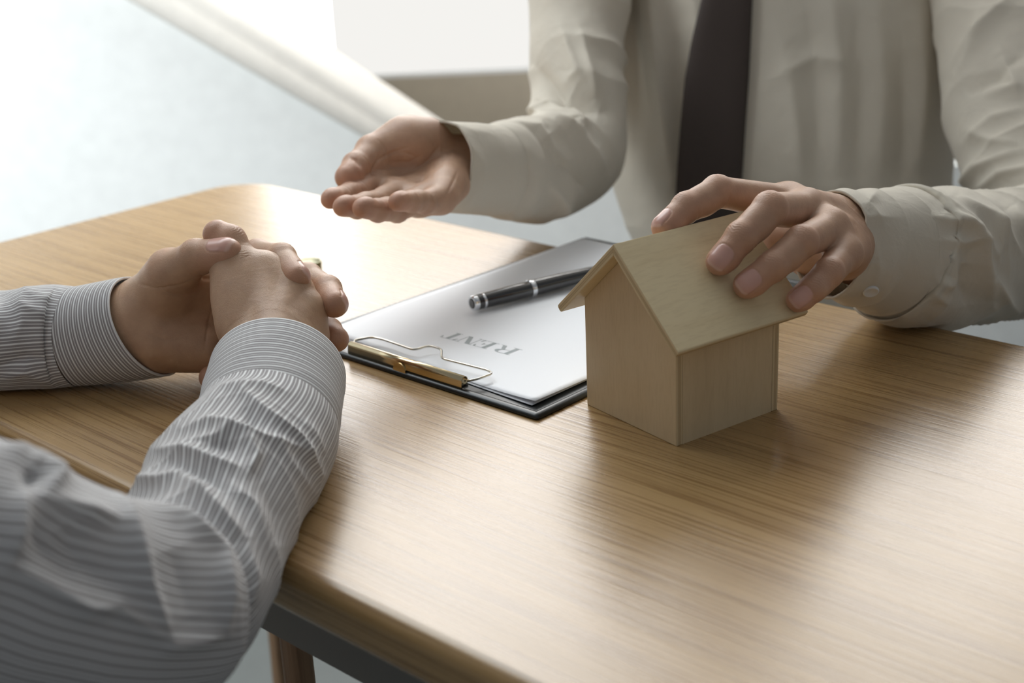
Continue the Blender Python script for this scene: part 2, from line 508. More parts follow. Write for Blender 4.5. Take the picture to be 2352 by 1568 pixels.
# world frame of the roof planes
RN_R = hloc(math.sin(math.atan(slope)), 0, 0) - hloc(0, 0, 0); RN_R[2] = ca
RN_L = hloc(-math.sin(math.atan(slope)), 0, 0) - hloc(0, 0, 0); RN_L[2] = ca
RP = hloc(0, 0, HR)
def on_roof(x, y, r, side=RN_R):
    """centre of a ball of radius r that rests on the roof plane and is seen at (x, y)"""
    d = FW + RT * (x - 1176) / F - UP * (y - 784) / F
    o0 = RP + side * r
    t = ((o0 - CAM) @ side) / (d @ side)
    return CAM + d * t

# ------------------------------------------------------------------ clipboard, papers, print
CB = empty('clipboard', (0.01301, 0.8263, 0), -0.76851)
tag(CB, 'black leather clipboard with a metal lever clip lying beside the wooden house', 'clipboard')
def rounded_slab(corners, R, levels):
    """corners ccw quad; levels: (inset, z) from bottom to top"""
    C4 = np.array(corners, float); n = 4; V = []; m = 7
    for ins, z in levels:
        ring = []
        for i in range(4):
            p = C4[i]; a = C4[i - 1] - p; b = C4[(i + 1) % 4] - p
            a /= np.linalg.norm(a); b /= np.linalg.norm(b)
            q = p + (a + b) * ins
            r = max(R - ins, .0004)
            for k in range(m):
                t = k / (m - 1)
                s = q + a * r * (1 - t) ** 2 + b * r * t ** 2
                ring.append((s[0], s[1], z))
        V += ring
    k = 4 * m; L = len(levels)
    Fc = [tuple(range(k))[::-1], tuple(range((L - 1) * k, L * k))]
    for j in range(L - 1):
        Fc += [(j * k + i, j * k + (i + 1) % k, (j + 1) * k + (i + 1) % k, (j + 1) * k + i) for i in range(k)]
    return V, Fc
bc = [(-.2225, -.0215), (.0185, -.0185), (.0185, .3075), (-.2165, .3055)]
prof = [(.0008, 0), (.0, .0012), (.0006, .0026), (.0022, .0036), (.0042, .0039), (.0058, .0034), (.0066, .0030)]
o = mesh_obj('board', *rounded_slab(bc, .004, prof), M_LEATHER, CB, True, local=True); fix_normals(o)
o.data.polygons[0].use_smooth = False; o.data.polygons[1].use_smooth = False
# near padded rim a little higher
# clip : sheet channel rolled over at the top
cx0, cx1 = -.1625, -.0500
def yrim(x): return -.0215 + (x + .16) * .012
def channel(x0, x1):
    pr = [(-.0010, .0036), (-.0012, .0060), (-.0008, .0086)]
    c = (.0022, .0092); r = .0030
    for k in range(12):
        a = math.radians(180 - 24 * k)
        pr.append((c[0] + r * math.cos(a), c[1] + r * math.sin(a)))
    inner = []
    for i, p in enumerate(pr):
        q = pr[min(i + 1, len(pr) - 1)]; s = pr[max(i - 1, 0)]
        t = np.array(q) - np.array(s); t = t / np.linalg.norm(t)
        inner.append((p[0] + t[1] * .0006, p[1] - t[0] * .0006))
    loop = pr + inner[::-1]
    n = len(loop)
    V = [(x0, yrim(x0) + .0045 + a, b) for a, b in loop] + [(x1, yrim(x1) + .0045 + a, b) for a, b in loop]
    Fc = [(i, (i + 1) % n, n + (i + 1) % n, n + i) for i in range(n)]
    m = len(pr)
    for off in (0, n):
        for i in range(m - 1): Fc.append((off + i, off + i + 1, off + n - 2 - i, off + n - 1 - i))
    return V, Fc
o = mesh_obj('clip_bar', *channel(cx0, cx1), M_CHROME, CB, True, local=True); fix_normals(o)
o['label'] = 'brass toned clip bar'
# middle tab
tb = []
for k in range(15):
    a = math.pi * k / 14; tb.append((.0052 * math.cos(a), .0058 + .0036 * math.sin(a)))
tb = [(.0062, .003), (.0060, .0052)] + tb + [(-.0060, .0052), (-.0062, .003)]
xm = -.1085
o = mesh_obj('tab', *prism([(xm + a, b) for a, b in tb], (0, .0012, 0), (0, yrim(xm) + .0022, 0), (1, 0, 0), (0, 0, 1)), M_CHROME, CB, False, local=True); fix_normals(o)

def tube(name, pts, r, mat, parent, res=3, cyc=False):
    """round bent wire as a mesh"""
    pts = np.array(pts, float); Q = []
    n = len(pts)
    for i in range(n):                        # round the corners
        if not cyc and i in (0, n - 1): Q.append(pts[i]); continue
        a, p, b = pts[i - 1], pts[i], pts[(i + 1) % n]
        la_, lb_ = np.linalg.norm(a - p), np.linalg.norm(b - p); rr_ = min(.0045, la_ * .4, lb_ * .4)
        s, e = p + (a - p) / la_ * rr_, p + (b - p) / lb_ * rr_
        for k in range(7):
            t = k / 6; Q.append((1 - t) ** 2 * s + 2 * t * (1 - t) * p + t * t * e)
    Q = np.array(Q); V = []; m = 10; up = np.array([0, 0, 1.])
    for i in range(len(Q)):
        T = Q[min(i + 1, len(Q) - 1)] - Q[max(i - 1, 0)]; T /= np.linalg.norm(T)
        s = np.cross(T, up); s /= np.linalg.norm(s); u = np.cross(s, T)
        for k in range(m):
            a = 2 * math.pi * k / m; V.append(Q[i] + r * (math.cos(a) * s + math.sin(a) * u))
    Fc = [(i * m + k, i * m + (k + 1) % m, (i + 1) * m + (k + 1) % m, (i + 1) * m + k) for i in range(len(Q) - 1) for k in range(m)]
    Fc += [tuple(range(m))[::-1], tuple(range((len(Q) - 1) * m, len(Q) * m))]
    return mesh_obj(name, V, Fc, mat, parent, True, local=True)
wire = [(cx0 + .003, yrim(cx0) + .0085, .0085), (cx0 - .0045, -.0085, .0100), (cx0 + .0025, .0030, .0105), (cx0 + .012, .0045, .0105),
        (-.117, .0040, .0100), (-.1155, .0165, .0100), (-.103, .0170, .0100), (-.0900, .0042, .0100),
        (-.0500, .0085, .0095), (-.0432, .0060, .0095), (-.0452, -.0060, .0090), (-.0520, yrim(cx1) + .0088, .0075)]
tube('wire_loop', wire, .00085, M_WIRE, CB)
o = mesh_obj('clip_base', *box(cx0 + .004, cx1 - .004, -.0155, -.006, .0033, .0066), M_WIRE, CB, False, local=True); bevel(o, .0008)

def sheet(name, corners, z, wave, thick, mat, label, lift=0.):
    n, m = 34, 46; V = []
    c = [np.array(q) for q in corners]
    for layer in (0, 1):
        for j in range(m):
            for i in range(n):
                u, v = i / (n - 1), j / (m - 1)
                q = (c[0] * (1 - u) + c[1] * u) * (1 - v) + (c[3] * (1 - u) + c[2] * u) * v
                zz = z + layer * thick + wave * (math.sin(v * 7 + 1.2 * u + 1) * .5 + .5) * (1 - u) ** 2 * min(1, v * 3)
                zz += lift * (max(0, u - .72) / .28) ** 2 * (max(0, .35 - v) / .35) ** 1.0
                V.append((q[0], q[1], zz))
    nm = n * m; Fc = []
    for j in range(m - 1):
        for i in range(n - 1):
            a = j * n + i
            Fc.append((a, a + n, a + n + 1, a + 1)); Fc.append((nm + a, nm + a + 1, nm + a + n + 1, nm + a + n))
    ring = [i for i in range(n)] + [j * n + n - 1 for j in range(1, m)] + [(m - 1) * n + i for i in range(n - 2, -1, -1)] + [j * n for j in range(m - 2, 0, -1)]
    for i in range(len(ring)):
        a, b = ring[i], ring[(i + 1) % len(ring)]
        Fc.append((a, b, nm + b, nm + a))
    r = empty(name, CB.location, -0.76851)
    o = mesh_obj('page', V, Fc, mat, r, True, local=True); fix_normals(o)
    tag(r, label, 'paper')
    return r
sheet('paper_sheet', [(-.213, .001), (.0050, -.0085), (.0050, .288), (-.2115, .2935)], .00335, .0005, .0003, M_PAPER2, 'lower sheet of paper hidden under the printed sheet on the clipboard', .0005)
PS = sheet('printed_paper', [(-.213, .0030), (.0067, -.0070), (.0067, .290), (-.2115, .2960)], .0042, .0010, .0002, M_PAPER, 'white printed sheet reading RENT held by the clipboard', .0026)
# lettering, Didone capitals, x along the reading direction (0..1), y up (0..1)
def letters():
    polys = []
    def rect(x0, x1, y0, y1): polys.append([(x0, y0), (x1, y0), (x1, y1), (x0, y1)])
    def stem(x0, x1): rect(x0, x1, 0, 1)
    def foot(x0, x1, y): rect(x0, x1, y, y + .035)
    # R
    foot(.0, .115, 0); stem(.035, .085); rect(.0, .15, .965, 1)
    rect(.085, .15, .47, .50)
    th0, th1 = .012, .05
    ring = []
    for k in range(17):
        a = math.pi / 2 - math.pi * k / 16
        ring.append((.145 + .095 * math.cos(a), .75 + .25 * math.sin(a)))
    inn = []
    for k in range(17):
        a = math.pi / 2 - math.pi * k / 16
        inn.append((.145 + .045 * math.cos(a), .745 + .22 * math.sin(a)))
    for k in range(16): polys.append([ring[k], inn[k], inn[k + 1], ring[k + 1]])
    polys.append([(.155, .50), (.205, .50), (.262, .04), (.212, .0)]); foot(.21, .285, 0)
    # E
    foot(.315, .50, 0); stem(.35, .40); rect(.315, .50, .965, 1)
    polys.append([(.50, 0), (.525, 0), (.535, .28), (.52, .28), (.49, .03)])
    polys.append([(.50, 1), (.515, 1), (.525, .74), (.51, .74), (.485, .97)])
    rect(.40, .455, .49, .515); polys.append([(.45, .38), (.463, .38), (.463, .63), (.45, .63), (.437, .50)])
    # N
    foot(.535, .60, 0); rect(.562, .572, 0, 1); rect(.53, .60, .965, 1)
    polys.append([(.565, 1), (.63, 1), (.745, 0), (.725, 0), (.69, 0)]); rect(.735, .745, 0, 1); rect(.705, .775, .965, 1)
    # T
    foot(.835, .935, 0); stem(.86, .91); rect(.785, .985, .965, 1)
    polys.append([(.785, 1), (.80, 1), (.815, .97), (.785, .70), (.775, .70)])
    polys.append([(.985, 1), (.97, 1), (.955, .97), (.985, .70), (.995, .70)])
    return polys
O2, X2, U2 = np.array([-.0660, .0600]), np.array([-.1331, .0566]), np.array([-.0006, -.0130])
V = []; Fc = []
for pl in letters():
    k = len(V)
    for x, y in pl:
        q = O2 + (X2 - O2) * x + U2 * y
        V.append((q[0], q[1], .00475))
    Fc.append(tuple(range(k, k + len(pl))))
o = mesh_obj('lettering', V, Fc, M_INK, PS, False, local=True); fix_normals(o)
o['label'] = 'grey printed word RENT'
# drop the lettering on the curved page
page = [c for c in PS.children if c.name.startswith('page')][0]
bv = BVHTree.FromPolygons([v.co for v in page.data.vertices], [tuple(p.vertices) for p in page.data.polygons])
for v in o.data.vertices:
    h = bv.ray_cast(Vector((v.co.x, v.co.y, .05)), Vector((0, 0, -1)))[0]
    if h: v.co.z = h.z + .00012

# ------------------------------------------------------------------ pen
p0, p1 = G(1084, 697, .0118), G(1349, 630, .0118)
pd = (p1 - p0) / np.linalg.norm(p1 - p0)
PEN = empty('fountain_pen', p0 - np.array([0, 0, .0065]))
tag(PEN, 'black lacquered pen with silver rings lying on the printed sheet', 'pen')
s_ = np.cross(pd, [0, 0, 1]); s_ /= np.linalg.norm(s_); u_ = np.cross(s_, pd)
def lathe(name, prof, mat, parent, org, ax, sx, sy, seg=36):
    V = [];
    for t, r in prof:
        for k in range(seg):
            a = 2 * math.pi * k / seg; V.append(org + ax * t + r * (math.cos(a) * sx + math.sin(a) * sy))
    Fc = [(i * seg + k, i * seg + (k + 1) % seg, (i + 1) * seg + (k + 1) % seg, (i + 1) * seg + k) for i in range(len(prof) - 1) for k in range(seg)]
    Fc += [tuple(range(seg))[::-1], tuple(range((len(prof) - 1) * seg, len(prof) * seg))]
    o = mesh_obj(name, V, Fc, mat, parent, True); fix_normals(o)
    return bevel(o, .0002, 2, 50)
lathe('barrel', [(.0035, .0058), (.0045, .0059), (.030, .0064), (.052, .0066)], M_LACQ, PEN, p0, pd, s_, u_)
lathe('cap', [(.0562, .0064), (.058, .0065), (.085, .0062), (.112, .0054), (.124, .0047), (.1275, .0036), (.129, .001)], M_LACQ, PEN, p0, pd, s_, u_)
lathe('end_ring', [(.0, .0040), (-.0002, .0052), (.0006, .0057), (.0040, .0059), (.0042, .0054)], M_SILVER, PEN, p0, pd, s_, u_)
lathe('end_disc', [(-.0004, .0008), (-.0006, .0030), (-.0003, .0041), (.0008, .0041)], M_LACQ, PEN, p0, pd, s_, u_)
lathe('thin_ring', [(.0085, .0060), (.0087, .0063), (.0103, .0063), (.0105, .0060)], M_SILVER, PEN, p0, pd, s_, u_)
lathe('centre_band', [(.052, .0064), (.0522, .0071), (.0535, .0072), (.0545, .0069), (.056, .0070), (.0562, .0064)], M_SILVER, PEN, p0, pd, s_, u_)
lathe('end_knob', [(.128, .0032), (.1295, .0034), (.131, .0028), (.1316, .0012)], M_SILVER, PEN, p0, pd, s_, u_)
# pocket clip on the hidden side
V, Fc = box(0, 1, -.0014, .0014, .0062, .0074)
V = [p0 + pd * (.085 + .040 * x) - s_ * z + u_ * y * 1. for x, y, z in V]
o = mesh_obj('pocket_clip', V, Fc, M_SILVER, PEN, False); fix_normals(o); bevel(o, .0004)

# ------------------------------------------------------------------ stack of coins behind the clasped hands
cc = G(714, 634, 0)
places = ['lowest coin of the small stack behind the clasped hands', 'second coin from the bottom of the stack behind the hands', 'third coin from the bottom of the stack behind the hands',
          'middle coin of the stack behind the clasped hands', 'third coin from the top of the stack behind the hands', 'second coin from the top of the stack behind the hands',
          'topmost coin of the small brass stack behind the hands']
seg = 72
pr = [(0, .0088), (.0001, .0098), (.0004, .0100), (.0015, .0100), (.0018, .0098), (.0019, .0090), (.00165, .0088), (.00165, .002)]
V = []; 
for z, r in pr:
    for k in range(seg):
        a = 2 * math.pi * k / seg; q = r * (1 + (.006 if (k % 2 and .0003 < z < .0016) else 0)); V.append((q * math.cos(a), q * math.sin(a), z))
Fc = [(i * seg + k, i * seg + (k + 1) % seg, (i + 1) * seg + (k + 1) % seg, (i + 1) * seg + k) for i in range(len(pr) - 1) for k in range(seg)]
Fc += [tuple(range(seg))[::-1], tuple(range((len(pr) - 1) * seg, len(pr) * seg))]
c0 = None
for i, lb_ in enumerate(places):
    if c0 is None:
        o = c0 = mesh_obj('coin', V, Fc, M_COIN, None, True); fix_normals(o)
    else:
        o = c0.copy(); COL.objects.link(o)
    o.location = (cc[0] + rng.normal() * .0004, cc[1] + rng.normal() * .0004, .0001 + i * .00192)
    o.rotation_euler = (0, 0, i * 1.3)
    tag(o, lb_, 'coin', 'coins stacked on the oak desk')

# ------------------------------------------------------------------ implicit surfaces
class Field:
    def __init__(s, lo, hi, h):
        s.lo = np.array(lo, float); s.h = h
        s.n = np.ceil((np.array(hi) - s.lo) / h).astype(int) + 1
        s.D = np.full(tuple(s.n), .05, np.float32)
    def sub(s, a, b):
        i0 = np.clip(np.floor((np.array(a) - s.lo) / s.h).astype(int), 0, s.n)
        i1 = np.clip(np.ceil((np.array(b) - s.lo) / s.h).astype(int) + 1, 0, s.n)
        return i0, i1
    def new(s): 
        f = Field.__new__(Field); f.lo, f.h, f.n = s.lo, s.h, s.n; f.D = np.full(tuple(s.n), .05, np.float32); return f
    def grid(s, i0, i1):
        ax = [(s.lo[k] + s.h * np.arange(i0[k], i1[k])).astype(np.float32) for k in range(3)]
        return ax[0][:, None, None], ax[1][None, :, None], ax[2][None, None, :]
    def smin(s, sl, d, k):
        D = s.D[sl]
        if k <= 0: s.D[sl] = np.minimum(D, d)
        else:
            h = np.maximum(k - np.abs(D - d), 0) / k
            s.D[sl] = np.minimum(D, d) - h * h * k * .25
    def cone(s, a, b, ra, rb, k=0., flat=None):
        """tapered capsule; flat=(dir, factor) squeezes along dir"""
        a = np.array(a, float); b = np.array(b, float); m = max(ra, rb) + k + 3 * s.h
        i0, i1 = s.sub(np.minimum(a, b) - m, np.maximum(a, b) + m)
        if (i1 <= i0).any(): return
        X, Y, Z = s.grid(i0, i1)
        ba = b - a; L = ba @ ba + 1e-12
        t = np.clip(((X - a[0]) * ba[0] + (Y - a[1]) * ba[1] + (Z - a[2]) * ba[2]) / L, 0, 1)
        dx, dy, dz = X - a[0] - t * ba[0], Y - a[1] - t * ba[1], Z - a[2] - t * ba[2]
        q = dx * dx + dy * dy + dz * dz
        if flat is not None:
            n, f = np.array(flat[0]) / np.linalg.norm(flat[0]), flat[1]
            w = dx * n[0] + dy * n[1] + dz * n[2]
            q = q + w * w * (f * f - 1)
        d = np.sqrt(q) - (ra + (rb - ra) * t)
        s.smin(tuple(slice(i0[k_], i1[k_]) for k_ in range(3)), d.astype(np.float32), k)
    def ball(s, c, r, k=0.): s.cone(c, np.array(c) + [0, 0, 1e-5], r, r, k)
    def ellipsoid(s, c, axes, k=0.):
        """axes: three vectors with length = semi axis"""
        c = np.array(c, float); A = np.array(axes, float); rr = np.linalg.norm(A, axis=1); m = rr.max() + k + 3 * s.h
        i0, i1 = s.sub(c - m, c + m)
        if (i1 <= i0).any(): return
        X, Y, Z = s.grid(i0, i1); X = X - c[0]; Y = Y - c[1]; Z = Z - c[2]
        q0 = 0; q1 = 0
        for j in range(3):
            n = A[j] / rr[j]; w = X * n[0] + Y * n[1] + Z * n[2]
            q0 = q0 + (w / rr[j]) ** 2; q1 = q1 + (w / rr[j] ** 2) ** 2
        k0 = np.sqrt(q0); d = k0 * (k0 - 1) / np.maximum(np.sqrt(q1), 1e-4)
        s.smin(tuple(slice(i0[k_], i1[k_]) for k_ in range(3)), d.astype(np.float32), k)
    def merge(s, o, k=0.):
        s.smin((slice(None),) * 3, o.D, k)
    def mesh(s):
        D = s.D; S = D < 0; n = D.shape
        c = np.zeros((n[0] - 1, n[1] - 1, n[2] - 1), np.int8)
        for dx in (0, 1):
            for dy in (0, 1):
                for dz in (0, 1): c += S[dx:n[0] - 1 + dx, dy:n[1] - 1 + dy, dz:n[2] - 1 + dz]
        act = (c > 0) & (c < 8); idx = np.argwhere(act)
        ids = np.full(c.shape, -1, np.int64); ids[act] = np.arange(len(idx))
        acc = np.zeros((len(idx), 3)); cnt = np.zeros(len(idx))
        cor = np.array([(x, y, z) for x in (0, 1) for y in (0, 1) for z in (0, 1)])
        val = np.stack([D[tuple((idx + q).T)] for q in cor], 1)
        for a in range(8):
            for b in range(a + 1, 8):
                if np.abs(cor[a] - cor[b]).sum() != 1: continue
                va, vb = val[:, a], val[:, b]; m = (va < 0) != (vb < 0)
                t = np.where(m, va / np.where(m, va - vb, 1), 0)
                acc += m[:, None] * (cor[a] + t[:, None] * (cor[b] - cor[a])); cnt += m
        V = s.lo + s.h * (idx + acc / cnt[:, None])
        Q = []
        for ax in range(3):
            sl0 = [slice(None)] * 3; sl1 = [slice(None)] * 3
            sl0[ax] = slice(0, -1); sl1[ax] = slice(1, None)
            e = S[tuple(sl0)] != S[tuple(sl1)]; flip = S[tuple(sl0)]
            E_ = np.argwhere(e)
            u, v = (ax + 1) % 3, (ax + 2) % 3
            ok = (E_[:, u] > 0) & (E_[:, v] > 0) & (E_[:, u] < n[u] - 1) & (E_[:, v] < n[v] - 1)
            E_ = E_[ok]
            def at(du, dv):
                q = E_.copy(); q[:, u] -= du; q[:, v] -= dv; return ids[tuple(q.T)]
            q = np.stack([at(1, 1), at(0, 1), at(0, 0), at(1, 0)], 1)
            fl = flip[tuple(E_.T)]
            q[~fl] = q[~fl][:, ::-1]
            Q.append(q)
        Q = np.concatenate(Q)
        Q = Q[(Q >= 0).all(1)]
        # gradient normals
        g = []
        ii = np.clip(np.round((V - s.lo) / s.h).astype(int), 1, np.array(n) - 2)
        for k in range(3):
            p = ii.copy(); p[:, k] += 1; m_ = ii.copy(); m_[:, k] -= 1
            g.append(D[tuple(p.T)] - D[tuple(m_.T)])
        g = np.stack(g, 1); g /= np.linalg.norm(g, axis=1)[:, None] + 1e-9
        return V, Q, g

def relax(V, Q, it=2, lam=.5):
    """laplacian smoothing"""
    e = np.concatenate([Q[:, [0, 1]], Q[:, [1, 2]], Q[:, [2, 3]], Q[:, [3, 0]]]); e = np.concatenate([e, e[:, ::-1]])
    n = len(V); cnt = np.bincount(e[:, 0], minlength=n)[:, None]
    for _ in range(it):
        s = np.stack([np.bincount(e[:, 0], V[e[:, 1], k], n) for k in range(3)], 1)
        V = V + lam * (s / np.maximum(cnt, 1) - V)
    return V

def seg_dist(V, A, B):
    ba = B - A; t = np.clip((V - A) @ ba / (ba @ ba), 0, 1)
    return np.linalg.norm(V - A - t[:, None] * ba, axis=1), t

def poly_dist(V, pts):
    d = np.full(len(V), 1e9); tt = np.zeros(len(V)); n = len(pts) - 1
    for i in range(n):
        q, t = seg_dist(V, pts[i], pts[i + 1]); m = q < d
        d[m] = q[m]; tt[m] = (i + t[m]) / n
    return d, tt

MM = .001
def build_hand(fingers, palm, extras=(), h=.00075, creases=(), kpalm=.010, wrinkle=1., pxc=()):
    """fingers: list of dict(j=[4 or 5 points], r=[radii mm], n=dorsal vector, nail=bool)
       palm: list of (a, b, ra, rb, k);  returns verts, quads, tint"""
    allp = [p for f in fingers for p in f['j']] + [q for p in palm for q in (p[0], p[1])]
    lo = np.min(allp, 0) - .026; hi = np.max(allp, 0) + .026
    base = Field(lo, hi, h)
    for p in palm:
        a, b, ra, rb, k = p[:5]
        base.cone(a, b, ra * MM, rb * MM, k * MM, p[5] if len(p) > 5 else None)
    out = base.new(); out.D = base.D.copy()
    for f in fingers:
        J = [np.array(p) for p in f['j']]; r = f['r']
        ff = base.new()
        for i in range(len(J) - 1):
            ff.cone(J[i], J[i + 1], r[i] * MM, r[i + 1] * MM, 2.2 * MM)
        n = np.array(f['n'], float)
        for i in range(1, len(J) - 1):          # knuckle swellings on the back
            ax = J[i + 1] - J[i - 1]; ax /= np.linalg.norm(ax)
            nn = n - ax * (n @ ax); nn /= np.linalg.norm(nn)
            if f.get('kn', 1): ff.ball(J[i] + nn * r[i] * .12 * MM, r[i] * .94 * MM, 2.5 * MM)
        # pads between the joints on the palm side
        for i in range(len(J) - 1):
            ax = J[i + 1] - J[i]; L = np.linalg.norm(ax); ax /= L
            nn = n - ax * (n @ ax); nn /= np.linalg.norm(nn)
            c = J[i] + ax * L * (.5 if i < len(J) - 2 else .75)
            rm = (r[i] + r[i + 1]) / 2
            ff.ellipsoid(c - nn * rm * .22 * MM, [ax * L * .42, nn * rm * .86 * MM, np.cross(ax, nn) * rm * .93 * MM], 3 * MM)
        lo_ = np.min(J, 0) - .03; hi_ = np.max(J, 0) + .03
        i0, i1 = base.sub(lo_, hi_); sl = tuple(slice(i0[k_], i1[k_]) for k_ in range(3))
        A, B = base.D[sl], ff.D[sl]; k = f.get('k', kpalm * 1000) * MM
        hh = np.maximum(k - np.abs(A - B), 0) / k
        fin = np.minimum(A, B) - hh * hh * k * .25
        C = out.D[sl]; kk = 1.2 * MM
        hh = np.maximum(kk - np.abs(C - fin), 0) / kk
        out.D[sl] = np.minimum(C, fin) - hh * hh * kk * .25
    V, Q, g = out.mesh()
    V = relax(V, Q, 2, .5)
    tint = np.zeros((len(V), 4)); tint[:, 3] = 1
    disp = np.zeros(len(V))
    for f in fingers:
        J = [np.array(p) for p in f['j']]; r = f['r']; n = np.array(f['n'], float)
        # joint creases
        for i in range(1, len(J) - 1):
            a1 = J[i] - J[i - 1]; a1 /= np.linalg.norm(a1); a2 = J[i + 1] - J[i]; a2 /= np.linalg.norm(a2)
            ax = a1 + a2; ax /= np.linalg.norm(ax)
            nn = n - ax * (n @ ax); nn /= np.linalg.norm(nn); lat = np.cross(ax, nn)
            q = V - J[i]; dist = np.linalg.norm(q, axis=1); u = q @ ax; w = q @ nn; lt = q @ lat
            m = dist < r[i] * 1.7 * MM
            dors = np.clip(w / (r[i] * MM), 0, 1) * m
            wob = .0006 * np.sin(lt * 900 + i * 2 + u * 300)
            env = np.exp(-(u / (.0042)) ** 2) * np.exp(-(lt / (r[i] * .75 * MM)) ** 2)
            disp += dors * env * .00022 * wrinkle * np.sin((u + wob + .6 * lt ** 2 / (r[i] * MM)) / .00185 * 2 * math.pi)
            pal = np.clip(-w / (r[i] * MM), 0, 1) * m
            disp -= pal * .0006 * np.exp(-((u + .0002) / .0009) ** 2)
            tint[:, 1] += m * np.exp(-(dist / (r[i] * 1.35 * MM)) ** 4) * .45 * np.clip(.3 + w / (r[i] * MM), 0, 1)
        # reddish tip
        dt = np.linalg.norm(V - J[-1], axis=1)
        tint[:, 1] = np.maximum(tint[:, 1], np.exp(-(dt / (r[-1] * 1.9 * MM)) ** 2) * .95)
        if f.get('nail', True):
            ax = J[-1] - J[-2]; ax /= np.linalg.norm(ax)
            nv = np.array(f.get('nn', f['n']), float)
            nn = nv - ax * (nv @ ax); nn /= np.linalg.norm(nn); lat = np.cross(ax, nn)
            q = V - J[-1]; u = q @ ax * 1000 + 1.2; lt = q @ lat * 1000; w = q @ nn * 1000
            R = r[-1]; hw, hl = R * .74, R * .86
            e = (np.abs(lt) / hw) ** 3.2 + (np.abs(u - .6) / hl) ** 3.2
            front = (w > R * .15)
            ins = front * np.clip((1.12 - e) / .24, 0, 1)
            tint[:, 0] = np.maximum(tint[:, 0], ins); tint[:, 1] *= 1 - .7 * ins
            tint[:, 2] = np.maximum(tint[:, 2], ins * np.clip((u - (hl * .80 + .6 - .22 * (lt / hw) ** 2 * hl)) / .6, 0, 1) * .35)
            disp += front * (np.where(e < 1, .00012, 0) - .00042 * np.exp(-((e - 1.12) / .22) ** 2) * (u < hl * .75))
    for pts, amp, wd in creases:
        pts = [np.array(p) for p in pts]
        d, t = poly_dist(V, pts)
        disp -= amp * MM * np.exp(-(d / (wd * MM)) ** 2) * np.sqrt(np.clip(np.sin(math.pi * np.clip(t, .03, .97)), 0, 1))
    if pxc:
        q = proj(V)[:, :2]; tc = CAM - V; tc /= np.linalg.norm(tc, axis=1)[:, None]
        fc = np.clip((g * tc).sum(1) * 3, 0, 1)
        for pts, amp, wd in pxc:
            a = np.c_[np.array(pts, float), np.zeros(len(pts))]
            d, t = poly_dist(np.c_[q, np.zeros(len(q))], a)
            disp -= fc * amp * MM * np.exp(-(d / wd) ** 2) * np.sqrt(np.clip(np.sin(math.pi * np.clip(t, .03, .97)), 0, 1))
    V = V + g * disp[:, None]
    tint[:, 1] = np.clip(tint[:, 1], 0, 1)
    return V, Q, tint

def body_object(name, parts, mat, parent):
    V = []; Q = []; T = []; k = 0
    for v, q, t in parts:
        V.append(v); Q.append(q + k); T.append(t); k += len(v)
    V = np.concatenate(V); Q = np.concatenate(Q); T = np.concatenate(T)
    o = mesh_obj(name, V, Q, mat, parent, True)
    ca_ = o.data.color_attributes.new('hand_tint', 'FLOAT_COLOR', 'POINT')
    ca_.data.foreach_set('color', T.astype(np.float32).ravel())
    return o

def plain(F_, it=3):
    V, Q, g = F_.mesh(); V = relax(V, Q, it)
    t = np.zeros((len(V), 4)); t[:, 3] = 1
    return V, Q, t

# ------------------------------------------------------------------ cloth tubes
def catmull(pts, n):
    pts = np.array(pts, float); k = len(pts) - 1
    ext = np.vstack([2 * pts[0] - pts[1], pts, 2 * pts[-1] - pts[-2]])
    # arc-length like spacing by the first three coordinates
    out = []
    seg = np.linalg.norm(np.diff(pts[:, :3], axis=0), axis=1); cum = np.r_[0, np.cumsum(seg)]
    for s in np.linspace(0, cum[-1], n):
        i = min(np.searchsorted(cum, s, 'right') - 1, k - 1); t = (s - cum[i]) / seg[i]
        p0, p1, p2, p3 = ext[i], ext[i + 1], ext[i + 2], ext[i + 3]
        out.append(.5 * (2 * p1 + (p2 - p0) * t + (2 * p0 - 5 * p1 + 4 * p2 - p3) * t * t + (3 * p1 - p0 - 3 * p2 + p3) * t ** 3))
    return np.array(out), np.linspace(0, cum[-1], n)

_ph = rng.uniform(0, 6.28, (6, 40)); _dr = rng.normal(size=(6, 40, 3)); _dr /= np.linalg.norm(_dr, axis=2)[..., None]
def wavy(V, freq, seed=0, n=10):
    """smooth pseudo noise -1..1"""
    s = 0
    for i in range(n):
        s = s + np.sin(V @ _dr[seed % 6, i] * freq * (1 + .25 * (i % 4)) + _ph[seed % 6, i])
    return s / math.sqrt(n) * .8

def vnormals(V, Q):
    a, b, c, d = (V[Q[:, i]] for i in range(4))
    fn = np.cross(c - a, d - b); N_ = np.zeros_like(V)
    for i in range(4):
        for k in range(3): N_[:, k] += np.bincount(Q[:, i], fn[:, k], len(V))
    return N_ / (np.linalg.norm(N_, axis=1)[:, None] + 1e-12)

